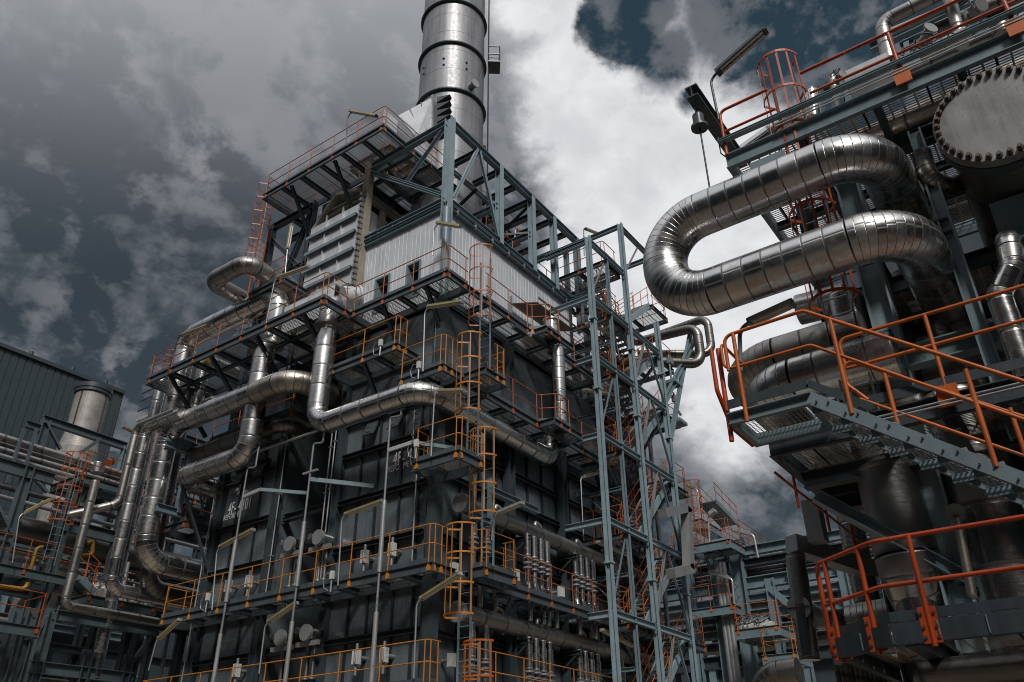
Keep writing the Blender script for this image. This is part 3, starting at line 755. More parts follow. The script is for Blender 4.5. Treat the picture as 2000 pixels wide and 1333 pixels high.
mb.build('rest_platform', 'steel_dark', sk)
# breeching duct into the stack from the left, and gusset fins
bd = thing('breeching_duct', 'grey tapering sheet duct joining the foot of the round stack', 'duct', (SX_ - 2, SY_ + 1, 26))
p1 = U(845, 190, X=SX_ - 1.75); p2 = U(845, 255, X=SX_ - 1.75); q1 = U(778, 226, X=SX_ - 2.6); q2 = U(812, 268, X=SX_ - 2.6)
q1b = q1 + Vector((2.4, .6, 0)); p1b = p1 + Vector((1.4, 1.4, 0))
mb = MB(); mb.quad(q2, p2, p1, q1); mb.quad(q1, p1, p1b, q1b); mb.quad(q2, q2 + Vector((2.4, .6, 0)), p2 + Vector((1.4, 1.4, 0)), p2); mb.quad(q1, q1b, q2 + Vector((2.4, .6, 0)), q2)
mb.build('sheet', 'duct', bd)
for f in (.33, .66): MB().bar(q1.lerp(p1, f) + Vector((-.02, -.02, .02)), q2.lerp(p2, f) + Vector((-.02, -.02, 0)), .04, .05, (1, 0, 0)).build('rib', 'galv_dull', bd)
MB().bar(U(812, 228, X=SX_ - 2.25), U(842, 228, X=SX_ - 1.85), .04, .04).build('rib', 'galv_dull', bd)
MB().bar(p1 + Z3 * .1, p2 - Z3 * .35, .12, .12, (1, 0, 0)).build('edge_post', 'galv_dull', bd)
for k in range(6):
    c0 = p1.lerp(p2 - Z3 * .2, k / 5.5) + Vector((.12, -.16, 0)); d_ = Vector((.35, -.94, 0)) * .62
    mb = MB(); e1 = Vector((.94, .35, 0)) * .5
    mb.v += [c0, c0 + d_, c0 + d_ + e1, c0 + e1 + Vector((0, 0, 0)), c0 - Z3 * .34, c0 + e1 - Z3 * .34]
    for fc in ((0, 1, 2, 3), (4, 1, 0), (4, 5, 2, 1), (5, 3, 2), (0, 3, 5, 4)): mb.face(fc)
    mb.build('gusset_fin', 'steel_dark', bd)
# ================================================================== walkways round the furnace
WX, WY = 17.2, 14.9
G1 = 'walkways round the furnace'
walkway('walkway', 'upper corner walkway below the two penthouse windows', WX, 18.35, WY, 19.5, 17.2, [[(WX + .05, 19.45), (WX + .05, WY + .05), (18.35, WY + .05)]], braces=[((17.3, 15.9, 17.2), (18.3, 15.9, 15.7)), ((17.3, 17.9, 17.2), (18.3, 17.9, 15.7))], group=G1, rmat='red')
walkway('walkway', 'upper walkway along the blank corrugated side of the penthouse', 18.36, 27.0, WY, 16.0, 17.2, [[(19.4, WY + .05), (22.1, WY + .05)], [(22.1, WY + .05), (22.5, 14.3), (23.3, 14.3), (23.7, WY + .05), (27.0, WY + .05)]], group=G1, rmat='red')
walkway('walkway', 'small bump-out deck carrying a silver drum under the brown canopy', 22.2, 24.2, 14.25, WY - .01, 17.2, [], group=G1)
walkway('walkway', 'middle corner walkway above the elbow of the long silver pipe', WX, 18.14, 14.92, 16.9, 13.65, [[(WX + .05, 16.85), (WX + .05, 14.97), (17.8, 14.97)]], group=G1, rmat='amber')
walkway('walkway', 'small square balcony with a hole in its grating beside the middle caged ladder', 18.15, 19.4, 14.0, WY - .01, 13.65, [[(18.75, 14.05), (19.35, 14.05), (19.35, 14.85)]], group=G1, rmat='amber')
walkway('walkway', 'middle walkway on the right face just above the tan pipe run', 18.15, 27.2, WY, 16.0, 13.55, [[(19.4, WY + .05), (22.6, WY + .05), (22.95, 14.3), (23.75, 14.3), (24.1, WY + .05), (27.1, WY + .05)]], group=G1, rmat='red', braces=[((19.3, WY + .2, 13.5), (19.3, 15.95, 12.4))])
walkway('walkway', 'narrow bump-out deck at the foot of the upright silver duct', 22.5, 24.5, 14.25, WY - .01, 13.55, [], group=G1)
walkway('walkway', 'walkway section with a swing gate between the upright silver pipe and the lamp pole', WX, 18.35, 17.0, 20.3, 15.1, [[(WX + .05, 20.25), (WX + .05, 17.05), (17.8, 17.05)]], group=G1, rmat='amber', braces=[((17.3, 18.6, 15.1), (18.3, 18.6, 13.7))])
walkway('walkway', 'shadowed walkway behind the rust stained pipe elbow', WX, 18.35, 21.9, 26.9, 14.0, [[(WX + .05, 26.8), (WX + .05, 21.95)]], group=G1, rmat='red')
walkway('walkway', 'box balcony hanging in front of the lettering 4F-4101', 17.32, 18.6, 14.28, 16.15, 10.6, [[(18.1, 16.1), (17.37, 16.1), (17.37, 14.33), (18.55, 14.33)], [(18.55, 14.33), (18.55, 14.85)]], fas=.30, group=G1, rmat='amber', braces=[((17.9, 15.9, 10.6), (18.35, 15.9, 9.6))])
walkway('walkway', 'lower walkway across the whole lettered face of the furnace', WX, 18.30, 15.05, 27.8, 7.45, [[(18.2, 27.75), (WX + .05, 27.75), (WX + .05, 15.1), (17.75, 15.1)]], group=G1, rmat='amber', rsp=1.55)
walkway('walkway', 'small balcony at the foot of the lower caged ladder', 18.55, 20.3, 14.3, WY - .01, 7.45, [[(18.65, 14.85), (18.65, 14.35), (20.25, 14.35), (20.25, 14.85)]], fas=.30, group=G1, rmat='amber')
walkway('walkway', 'lower walkway on the right face behind the pairs of silver feed pipes', 18.4, 27.3, WY, 15.95, 7.40, [[(20.3, WY + .05), (27.2, WY + .05)]], group=G1, rmat='red')
walkway('walkway', 'lowest walkway on the lettered face at the bottom edge of the view', WX, 18.30, 15.05, 28.2, 4.30, [[(18.2, 28.15), (WX + .05, 28.15), (WX + .05, 15.1), (17.75, 15.1)]], group=G1, rmat='amber', rsp=1.55)
walkway('walkway', 'lowest walkway on the right face at the bottom edge of the view', 18.4, 27.3, WY, 15.95, 4.3, [[(18.5, WY + .05), (27.2, WY + .05)]], group=G1, rmat='amber')
kb = [((16.05, y, 17.2), (18.2, y, 15.2)) for y in (20.6, 23.2, 25.9, 28.6)]
walkway('walkway', 'long cantilevered walkway full of pipes and valves with rust stained grating', 15.95, 18.34, 19.51, 30.2, 17.2, [[(17.15, 19.56), (16.0, 19.56), (16.0, 30.15), (17.4, 30.15)]], fas=.30, group=G1, rmat='red', braces=kb, beams=1.5)
top_deck = walkway('walkway', 'topmost grating platform cantilevered beside the truss near the stack', 16.85, 18.7, 18.3, 25.7, 25.5, [[(18.6, 25.65), (16.9, 25.65), (16.9, 18.35), (20.6, 18.35)]], fas=.28, group=G1, rmat='red', beams=1.2, gmat='grate_fine',
        braces=[((17.0, 21.2, 25.5), (18.3, 21.2, 23.6)), ((17.0, 23.9, 25.5), (18.3, 23.9, 23.6))])
top_back = walkway('walkway', 'topmost grating platform continuing behind the truss to the foot of the stack', 18.71, 26.5, 18.3, 19.9, 25.5, [[(20.6, 18.35), (26.4, 18.35)]], fas=.28, group=G1, rmat='red', beams=1.2, gmat='grate_fine')
# wire guards fixed inside the handrail of the top platform
for (y0, y1) in ((22.2, 24.2), (18.5, 20.4)):
    gp = MB(); gp.quad((17.0, y1, 25.85), (17.0, y0, 25.85), (17.0, y0, 27.1), (17.0, y1, 27.1), ((0, 0), (y1 - y0, 0), (y1 - y0, 1.25), (0, 1.25))); gp.build('guard_panel', 'wire', top_deck)
MB().box((18.9, 18.42, 25.8), (20.4, 18.5, 27.0)).build('guard_panel', 'duct', top_back)
MB().box((16.95, 18.42, 25.8), (17.75, 18.46, 26.75)).build('guard_panel', 'white', top_deck)

for (x0, x1, y, rt) in ((17.85, 18.8, 18.42, top_deck), (20.5, 22.6, 18.42, top_back), (22.7, 25.2, 18.42, top_back)):
    gp = MB(); gp.quad((x0, y, 25.85), (x1, y, 25.85), (x1, y, 27.1), (x0, y, 27.1), ((0, 0), (x1 - x0, 0), (x1 - x0, 1.25), (0, 1.25))); gp.build('guard_panel', 'wire', rt)
handrail(top_deck, [(18.65, 20.0, 25.78), (18.65, 25.6, 25.78)], 'red', sp=1.3); handrail(top_back, [(18.8, 19.85, 25.78), (26.4, 19.85, 25.78)], 'red', sp=1.3)
walkway('walkway', 'small upper deck round the breeching duct behind the topmost platform', 19.0, 22.0, 20.1, 22.6, 27.1, [[(19.05, 20.15), (21.95, 20.15), (21.95, 22.5)]], fas=.22, group=G1, rmat='red')
# canopy over the drum
cn = thing('canopy', 'slanted brown sheet canopy on the corrugated penthouse wall', 'canopy', (23.5, 15.6, 19.0))
MB().obox((23.75, 15.35, 18.95), (1.35, 0, 0), (0, .60, .20), (0, -.004, .02)).build('roof_sheet', 'brown', cn)
MB().bar((22.3, 14.62, 18.86), (25.2, 14.62, 18.86), .03, .09).build('edge_strip', 'brown', cn)
MB().bar((22.25, 15.9, 18.5), (22.25, 15.9, 19.4), .1, .06).build('bracket', 'steel', cn)
tag(MB().tube((23.15, 14.62, 17.48), (23.15, 14.62, 18.2), .28, 20).tube((23.15, 14.62, 18.18), (23.15, 14.62, 18.26), .33, 20).build('drum', 'clad'), 'small silver drum under the brown canopy', 'drum')
pipe('upright_duct', 'upright silver duct standing between two bump-out decks on the right face', [(23.45, 14.56, 13.83), (23.45, 14.56, 17.15)], .235, sheet=.5)
# slide gates under the decks
for (x, z, lab) in ((21.3, 16.95, 'grey slide gate actuator under the upper walkway left of the upright duct'), (23.6, 16.95, 'grey slide gate actuator directly above the upright duct')):
    t = thing('gate_actuator', lab, 'actuator', (x, 14.8, z), 'slide gate actuators')
    MB().obox((x, 14.78, z), (.42, .0, 0), (0, .10, 0), (0, 0, .06)).build('body', 'steel_dark', t)
    MB().tube((x + .4, 14.62, z), (x + .4, 14.92, z), .10, 12).build('roller', 'galv', t)

# ================================================================== caged ladders on the corner
def LB(px, py, z): p = U(px, py, Z=z); return (p.x, p.y)
cage_ladder('orange caged ladder hanging below the upper walkway on the corner', (18.85, 14.55), 13.9, 17.45, (-1, 0), cage0=16.0, mat='red', capz=18.9)
cage_ladder('amber caged ladder from the middle corner walkway down to the box balcony', (18.25, 14.52), 10.95, 13.9, (-1, 0), cage0=12.35, mat='amber', capz=15.05)
cage_ladder('amber caged ladder below the box balcony in front of the tan header', (18.95, 14.45), 7.8, 10.9, (-1, 0), cage0=9.3, mat='amber', capz=11.95)
cage_ladder('yellow caged ladder below the end of the lower walkway', (18.32, 14.75), 4.6, 7.75, (-1, 0), cage0=6.35, mat='amber', capz=8.85)
cage_ladder('orange caged ladder at the bottom edge below the lowest walkway', (18.9, 14.5), 1.0, 4.6, (-1, 0), cage0=3.0, mat='orange', capz=5.7)
cage_ladder('red caged ladder at the far left end of the topmost platform', (17.5, 26.1), 20.5, 25.75, (0, 1), cage0=22.2, mat='red', capz=26.9, rail_mat='red')
cage_ladder('short red caged ladder behind the upper left pipe loop', (19.3, 25.2), 17.5, 20.3, (-1, 0), cage0=19.0, mat='red', capz=21.3, rail_mat='red')
walkway('walkway', 'tiny dark landing beside the upper left pipe loop', 16.75, 18.2, 23.1, 25.3, 20.0, [[(16.8, 25.2), (16.8, 23.2)]], group=G1, rmat='red')

# ================================================================== pipes on the furnace
pipe('steam_pipe', 'flat silver pipe loop projecting left at the upper left of the furnace', [(18.65, 24.5, 19.2), (18.65, 24.5, 21.0), (15.9, 24.45, 21.0), (15.9, 26.8, 21.0), (19.2, 26.8, 21.0)], .36, .50, sheet=.55, mat='clad_dull', flange=[((18.65, 24.5, 19.6), (0, 0, 1), .46)])
pipe('steam_pipe', 'thick silver pipe arching over the long cantilevered walkway', [(17.3, 23.85, 17.5), (17.3, 23.85, 20.05), (17.3, 30.0, 20.05), (17.3, 30.0, 15.5)], .44, .8, sheet=.75)
pipe('steam_pipe', 'short silver standpipe at the left end of the long cantilevered walkway', [(17.65, 28.9, 15.6), (17.65, 28.9, 18.75), (19.3, 28.9, 18.75)], .27, .5, mat='clad')
pipe('steam_pipe', 'long silver pipe dropping from the walkway then wrapping round the furnace corner', [(18.3, 20.35, 18.25), (16.97, 20.35, 18.25), (16.97, 20.35, 13.08), (16.97, 15.52, 13.08), (24.15, 15.52, 13.02), (24.15, 15.52, 14.0)], .365, .72, sheet=.8, mat='clad', flange=[((16.97, 20.35, 17.05), (0, 0, 1), .47)])
tag(MB().tube((17.2, 20.0, 18.3), (17.75, 19.75, 18.45), .42, 20).tube((17.72, 19.76, 18.44), (17.80, 19.72, 18.46), .50, 20).build('end_cap', 'white'), 'white blanked pipe end standing on the long cantilevered walkway', 'pipe end')
pipe('steam_pipe', 'silver pipe dropping below the cantilevered walkway and bending left along the furnace', [(16.75, 23.55, 17.15), (16.75, 23.55, 12.75), (16.75, 27.4, 12.75), (19.0, 27.4, 12.75)], .40, .62, sheet=.62, lob=4, mat='clad')
pipe('steam_pipe', 'stained silver pipe running left then down and back under in a large U', [(18.6, 21.15, 15.0), (16.45, 21.15, 15.0), (16.45, 28.45, 15.0), (16.45, 28.45, 9.75), (20.2, 28.45, 9.75)], .40, .85, sheet=.65, lob=8, mat='clad')
pipe('elbow_collar', 'rust stained jacket on the elbow where the large U pipe leaves the furnace', [(18.2, 21.15, 15.0), (16.45, 21.15, 15.0), (16.45, 23.2, 15.0)], .412, .85, sheet=.5, lob=6, mat='clad_rusty')
pipe('steam_pipe', 'slim silver pipe left of the large U that turns right near the lower walkway', [(16.0, 27.0, 15.05), (16.0, 29.35, 15.05), (16.0, 29.35, 8.75), (19.6, 29.35, 8.75)], .235, .42, sheet=.7, mat='clad')
pipe('steam_pipe', 'dull grey pipe outermost on the left that kicks out at its foot', [(15.9, 27.3, 15.2), (15.9, 29.9, 15.2), (15.9, 29.9, 12.0), (14.6, 30.9, 11.4)], .16, .34, sheet=1.2, mat='clad_dull')
pipe('steam_pipe', 'thin silver pipe at far left that turns right under the steel beam', [(14.85, 30.0, 12.65), (14.85, 30.0, 8.05), (18.6, 30.0, 8.05)], .155, .26, sheet=.8, mat='clad_dull')
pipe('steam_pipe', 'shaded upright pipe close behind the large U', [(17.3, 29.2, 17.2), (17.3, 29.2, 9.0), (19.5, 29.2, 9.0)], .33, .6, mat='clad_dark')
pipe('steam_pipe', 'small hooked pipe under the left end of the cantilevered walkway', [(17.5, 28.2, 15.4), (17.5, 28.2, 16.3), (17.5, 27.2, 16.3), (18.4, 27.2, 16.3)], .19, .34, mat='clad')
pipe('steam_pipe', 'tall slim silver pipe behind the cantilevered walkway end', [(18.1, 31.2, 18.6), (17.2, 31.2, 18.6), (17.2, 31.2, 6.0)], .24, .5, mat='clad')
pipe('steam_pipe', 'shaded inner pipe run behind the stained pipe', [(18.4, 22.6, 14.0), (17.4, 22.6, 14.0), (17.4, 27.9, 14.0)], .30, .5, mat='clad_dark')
# support bracket under the stained pipe and its little tower
pb = thing('pipe_support', 'grey twin beam bracket under the large U pipe', 'bracket', (17, 28, 13.5))
for z, h in ((14.35, .28), (14.1, .24)): MB().ibeam((16.15, 28.0, z), (18.6, 28.0, z), h, .2, .02).build('beam', 'steel', pb)
for z in (11.6,): MB().ibeam((16.3, 27.95, z), (19, 27.95, z), .3, .2, .02).build('beam', 'steel', pb)
for x in (17.2, 18.5): MB().ibeam((x, 27.95, 11.6), (x, 27.95, 14), .22, .2, .02, (0, 1, 0)).build('post', 'steel', pb)
MB().bar((17.25, 27.9, 13.9), (18.4, 27.9, 11.7), .12, .05).build('brace', 'steel', pb)
MB().bar((16.7, 27.2, 12.4), (18.3, 26.9, 9.4), .14, .08).build('brace', 'steel_dark', pb)
walkway('walkway', 'small railed landing in the shadow below the left bend of the silver pipe', 17.3, 19.6, 27.45, 29.0, 11.0, [[(17.35, 28.95), (17.35, 27.5), (19.5, 27.5)]], group=G1, rmat='red')

# big headers along the right face
def header(lab, z, px, py):
    p = U(px, py, Y=15.62)
    root = pipe('header_pipe', lab, [(p.x, 15.62, z), (32.0, 15.62, z)], .27, mat='clad_dull', sheet=1.1, group='tan headers on the right face')
    MB().tube((p.x - .07, 15.62, z), (p.x + .1, 15.62, z), .30, 24).build('end_cap', 'duct', root)
    for x in (22.3, 25.2, 27.9, 30.5):
        MB().ibeam((x, 15.2, z - .40), (x, 16.0, z - .40), .14, .14, .015).bar((x, 15.3, z - .42), (x, 15.95, z - .9), .1, .05).build('saddle_bracket', 'steel_dark', root)
    for k, x in enumerate((20.9, 23.2, 25.9, 28.3, 30.0)):
        q = []
        for kind, w in bend_path([(x, 15.62, z + .2), (x, 15.62, z + .42), (x + .55, 15.75, z + .42), (x + .55, 15.75, z - .3)], .12, 5): q += w if not q else w[1:]
        MB().sweep(q, .06, 8).build('vent_loop', 'galv', root)
    return p
header('upper tan header pipe ending in a pale cap beside the caged ladder', 10.0, 900, 999)
header('lower tan header pipe near the bottom of the right face', 6.72, 893, 1212)
fb = thing('header_bracket', 'square steel frame around the capped end of the upper header', 'bracket', (19.3, 15.6, 9.5))
for a, b in (((19.25, 15.2, 9.55), (20.1, 15.2, 9.55)), ((20.1, 15.2, 9.45), (20.1, 15.2, 11.0)), ((19.15, 15.2, 9.45), (19.15, 15.2, 10.9))): MB().ibeam(a, b, .2, .16, .018).build('beam', 'steel', fb)
MB().ibeam((20.0, 15.1, 10.55), (22.6, 15.1, 10.55), .2, .18, .018).build('beam', 'steel', fb)
# feed pipes in pairs with a jog and flanged valves
NF = [0]
def feed(px, z0, z1, jog, grp='silver burner feed pipes', mat='clad', r=.085, lab=None):
    NF[0] += 1
    x = U(px, 1075, Y=15.35).x
    zj = z0 + (z1 - z0) * .42
    root = pipe('feed_pipe', lab, [(x, 15.35, z1), (x, 15.35, zj), (x + jog, 15.25, zj - .42), (x + jog, 15.25, z0)], r, .2, mat=mat, sheet=.7, n=12, group=grp)
    zf = zj + (z1 - zj) * .40
    for dz in (-.16, .0, .16): MB().tube((x, 15.35, zf + dz - .025), (x, 15.35, zf + dz + .025), r * 1.9, 12).build('flange', 'galv_dull', root)
    MB().tube((x, 15.35, zf + .22), (x, 15.35, zf + .95), r * 1.35, 12).build('sleeve', 'clad', root)
pos = [('far left', 925), ('second', 950), ('third', 1030), ('fourth', 1043), ('fifth', 1056), ('sixth', 1068), ('seventh', 1122), ('eighth', 1133), ('ninth', 1144), ('tenth', 1155), ('eleventh', 1186), ('twelfth', 1199)]
for k, (nm, px) in enumerate(pos):
    jog = .32 if k % 2 else -.05
    if k % 4 == 0: jog = .22
    feed(px, 6.9, 9.75, jog, lab='%s burner feed pipe from the left between the two tan headers' % nm)
    feed(px, 3.0, 6.45, -jog * .6, lab='%s burner feed pipe from the left under the lower tan header' % nm)

# capped cylinders on brackets in the recess
for (px, py, dy, lab) in ((566, 1063, .0, 'left capped burner cylinder in the furnace recess above the lower walkway'), (622, 1050, 0, 'right capped burner cylinder in the furnace recess above the lower walkway'),
                          (548, 1246, 0, 'left capped burner cylinder in the recess below the lower walkway'), (598, 1236, 0, 'right capped burner cylinder in the recess below the lower walkway')):
    p = U(px, py, X=17.75)
    t = thing('burner_cylinder', lab, 'burner', p, 'capped burner cylinders in the recess')
    MB().tube(p, p + Vector((3.2, 0, 0)), .22, 20).build('barrel', 'clad', t)
    MB().tube(p - Vector((.06, 0, 0)), p + Vector((.05, 0, 0)), .25, 20).build('cap', 'galv_dull', t)
    MB().tube(p + Vector((-.02, .42, .10)), p + Vector((2.6, .42, .10)), .11, 16).build('side_pipe', 'clad', t)
    MB().bar(p + Vector((.15, .55, -.30)), p + Vector((.15, -.45, -.30)), .1, .14).build('bracket_beam', 'galv_dull', t)
    for k, s in enumerate((.1, .38)): MB().tube(p + Vector((.5, s, -.3)), p + Vector((.5, s, -1.9)), .07, 10).tube(p + Vector((.5, s, -1.5)), p + Vector((.5, s, -1.44)), .16, 10).tube(p + Vector((.5, s, -1.3)), p + Vector((.5, s, -1.24)), .16, 10).build('drop_pipe', 'clad_dull', t)

# white igniter boxes on the panels
for px, py, lab, m_ in ((766, 1074, 'white igniter box nearest the yellow caged ladder above the lower walkway', 'box'), (712, 1088, 'rust streaked igniter box left of the tallest vent pole', 'box'), (486, 1136, 'white igniter box above the left part of the lower walkway', 'box'),
                    (696, 1284, 'white igniter box in the lower panel left of the tallest vent pole', 'box'), (750, 1280, 'grey white igniter box in the lower panel right of the tallest vent pole', 'box'), (462, 1310, 'white igniter box in the lower left panel', 'box'),
                    (446, 1145, 'white igniter box at the left edge of the lower walkway', 'box')):
    p = U(px, py, X=18.0)
    t = thing('igniter_box', lab, 'igniter', p, 'white igniter boxes')
    MB().obox(p, (.09, 0, 0), (0, .10, 0), (0, 0, .20)).build('body', m_, t)
    MB().tube(p + Vector((-.10, -.05, -.16)), p + Vector((-.10, -.05, .17)), .04, 8).build('coil', 'galv', t)
    MB().tube(p + Vector((0, 0, -.5)), p + Vector((0, 0, .38)), .045, 8).build('conduit', 'galv_dull', t)
    MB().tube(p + Vector((.1, 0, 0)), p + Vector((.4, 0, 0)), .06, 8).build('mount', 'galv_dull', t)
# more boxes on the right face
for px, py, lab in ((1008, 1124, 'pale igniter box beside the third feed pipe'), (1096, 1156, 'pale igniter box left of the seventh feed pipe'), (887, 1112, 'pale igniter box behind the yellow ladder cage'), (882, 1290, 'pale igniter box low on the corner of the right face')):
    p = U(px, py, Y=15.7); t = thing('igniter_box', lab, 'igniter', p, 'white igniter boxes')
    MB().obox(p, (.11, 0, 0), (0, .08, 0), (0, 0, .18)).build('body', 'box', t); MB().tube(p, p + Vector((0, .35, 0)), .06, 8).build('mount', 'galv_dull', t)

# tall vent poles in front of the lettered face
def vent(lab, top, bot, sl, X=16.98, arm=True):
    a = U(*top, X=X); b = U(*bot, X=X); y = (a.y + b.y) / 2; a.y = b.y = y; b.z = 0.0
    t = thing('vent_pole', lab, 'pipe', (X, y, 0), 'tall vent poles before the furnace')
    q = []
    for kind, w in bend_path([b, a, a + Vector((0, -.45, -.08)), a + Vector((0, -.45, .75))] if arm else [b, a], .07, 4): q += w if not q else w[1:]
    MB().sweep(q, .036, 10).build('stem', 'galv_dull', t)
    for y0, y1 in sl:
        z1 = U((top[0] + (bot[0] - top[0]) * (y0 - top[1]) / (bot[1] - top[1])), y0, X=X).z; z0 = U((top[0] + (bot[0] - top[0]) * (y1 - top[1]) / (bot[1] - top[1])), y1, X=X).z
        MB().tube((X, y, max(z0, .2)), (X, y, z1), .068, 14).build('sleeve', 'galv', t)
    return y
yv = vent('tallest pale vent pole in front of the right lettered panel', (762, 816), (726, 1333), ((978, 1118), (1196, 1500)))
MB_ = [((16.98, yv, 11.35), (17.3, yv - .7, 11.55)), ((17.3, yv - .7, 11.55), (18.3, yv - 1.5, 11.5))]
t = thing('pole_bracket', 'white bent arm holding the tallest vent pole to the furnace', 'bracket', (17, yv, 11.3)); [MB().bar(a, b, .08, .12).build('arm', 'galv' if i == 0 else 'steel', t) for i, (a, b) in enumerate(MB_)]
yv2 = vent('middle pale vent pole in front of the dark recess', (610, 868), (560, 1333), ((1020, 1146), (1214, 1500)))
t = thing('pole_bracket', 'grey straight arm tying the middle vent pole across the dark recess', 'bracket', (17, yv2, 11)); MB().bar((17.0, yv2, 11.2), (18.35, yv2 - 1.6, 11.0), .08, .14).build('arm', 'steel', t); MB().bar((16.98, yv2 + .35, 11.45), (16.98, yv2 - .35, 11.45), .08, .06).build('clamp', 'galv', t)
yv3 = vent('left pale vent pole in front of the left lettered panel', (480, 916), (420, 1333), ((1056, 1176), (1238, 1500)))
t = thing('pole_bracket', 'white bent arm holding the left vent pole to the furnace', 'bracket', (17, yv3, 11.3)); [MB().bar(a, b, .08, .12).build('arm', 'galv' if i == 0 else 'steel', t) for i, (a, b) in enumerate([((16.98, yv3, 11.3), (17.2, yv3 - .6, 11.5)), ((17.2, yv3 - .6, 11.5), (18.3, yv3 - 1.9, 11.4))])]
# conduits clipped to the furnace edges
for k, (y, z0, z1, lab) in enumerate(((YR + .22, 7.8, 13.6, 'thin silver conduit on the right edge of the dark recess'), (YR + .42, 7.8, 13.4, 'second thin silver conduit beside the right edge of the dark recess'), (YL0 - .22, 7.8, 14.2, 'thin silver conduit on the left edge of the dark recess'), (YL1 + .15, 0, 13.0, 'thin silver conduit on the outer left edge of the furnace'), (YB + .62, 7.75, 11.0, 'thin pale conduit beside the black corner column'),
                                       (16.95, 12.0, 13.2, 'short thin conduit under the long silver pipe'))):
    t = thing('conduit', lab, 'conduit', (18.2, y, z0)); MB().tube((18.2, y, z0), (18.2, y, z1), .028, 8).build('tube', 'galv', t)
    for z in (z0 + (z1 - z0) * f for f in (.25, .6, .9)): MB().box((18.16, y - .07, z), (18.3, y + .07, z + .04)).build('clip', 'galv_dull', t)
pipe('conduit', 'thin pale branch pipe crossing the recess from the left panel', [(17.6, 24.9, 13.3), (17.6, 20.9, 13.3), (17.6, 20.9, 13.9)], .05, .1, mat='galv', n=10)

# ================================================================== stair tower
G2 = 'decks of the stair tower'
tw = thing('stair_tower', 'tall open blue grey steel stair tower with orange handrails right of the furnace', 'stair tower', (28.5, 15, 0))
TX = (25.4, 28.65, 31.6); TY0, TY1 = 14.0, 16.6
LV = (4.3, 7.5, 10.75, 14.07, 17.45, 20.3, 23.2)
def tcol(x, y, z1, m='steel', w=.22):
    MB().ibeam((x, y, 0), (x, y, z1), w, w * .9, .026, (0, 1, 0)).build('column', m, tw)
    for z in (9.2, 16.0, 19.2):
        if z < z1: MB().box((x - .15, y - .14, z - .03), (x + .15, y + .14, z + .03)).build('splice_plate', m, tw)
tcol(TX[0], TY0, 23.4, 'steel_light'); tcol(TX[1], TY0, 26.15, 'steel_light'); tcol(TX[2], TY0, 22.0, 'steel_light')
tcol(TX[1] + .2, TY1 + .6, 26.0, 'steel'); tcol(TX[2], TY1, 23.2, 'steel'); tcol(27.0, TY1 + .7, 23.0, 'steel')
def tb_(p, q, h=.23, m='steel', nm='beam'): MB().ibeam(p, q, h, .17, .02).build(nm, m, tw)
for z in LV:
    tb_((TX[0] + .12, TY0, z), (TX[1] - .1, TY0, z), m='steel_light')
    if z < 22.5: tb_((TX[1] + .1, TY0, z), (TX[2] - .1, TY0, z), m='steel_light')
    if z < 22: tb_((TX[2], TY0 + .1, z), (TX[2], TY1, z), m='steel')
    if z not in (17.45, 4.3): tb_((TX[0], TY0 + .12, z - .02), (TX[0], 16.0 if z < 14 else (14.9 if z < 18 else 16.2), z - .02), m='steel_light')
tb_((TX[1], TY0 + .1, 26.0), (TX[1], 20.6, 26.0)); tb_((TX[1] + .1, TY0, 25.95), (31.8, TY0, 25.95)); tb_((TX[0], TY0 + .1, 23.25), (TX[0], 18.6, 23.25))
tb_((31.8, TY0, 25.95), (31.8, 18, 25.95)); tcol(31.8, 18.0, 26.0, 'steel'); tb_((TX[0], 14.9, 17.4), (TX[0], TY0 + .1, 17.4), m='steel_light')
for z0, z1 in zip(LV[:-1], LV[1:]):
    if z1 > 21: continue
    mx = (TX[1] + TX[2]) / 2
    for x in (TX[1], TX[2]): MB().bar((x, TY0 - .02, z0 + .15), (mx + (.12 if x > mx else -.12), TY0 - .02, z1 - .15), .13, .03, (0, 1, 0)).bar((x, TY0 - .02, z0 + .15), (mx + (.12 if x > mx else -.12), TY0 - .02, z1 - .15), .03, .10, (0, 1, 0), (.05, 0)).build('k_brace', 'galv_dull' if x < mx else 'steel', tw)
MB().bar((TX[1] + .1, TY0, 23.4), (30.4, TY0, 25.8), .1, .03, (0, 1, 0)).build('k_brace', 'galv_dull', tw)
for i, z in enumerate(LV[1:]):
    nm = ('lowest', 'second', 'third', 'fourth', 'fifth', 'top')[i]
    walkway('stair_landing', '%s near landing deck of the stair tower, counted from below' % nm, 27.0, 28.5, 14.12, 16.9, z - .28, [[(27.05, 16.8), (27.05, 14.17), (28.2, 14.17)]], fas=.24, group=G2, rmat='red', rsp=1.1, toe=False, cat='landing')
    walkway('stair_landing', '%s far landing deck of the stair tower, counted from below' % nm, 31.65, 33.4, 14.12, 16.9, z - .28, [[(31.7, 14.17), (33.35, 14.17), (33.35, 16.8)]], fas=.24, group=G2, rmat='red', rsp=1.1, toe=False, cat='landing')
    walkway('stair_landing', '%s link deck from the stair tower to the furnace, counted from below' % nm, 28.55, 31.6, 15.95, 17.6, z - .28, [[(28.6, 16.0), (31.55, 16.0)]], fas=.24, group=G2, rmat='red', rsp=1.1, toe=False, cat='landing')
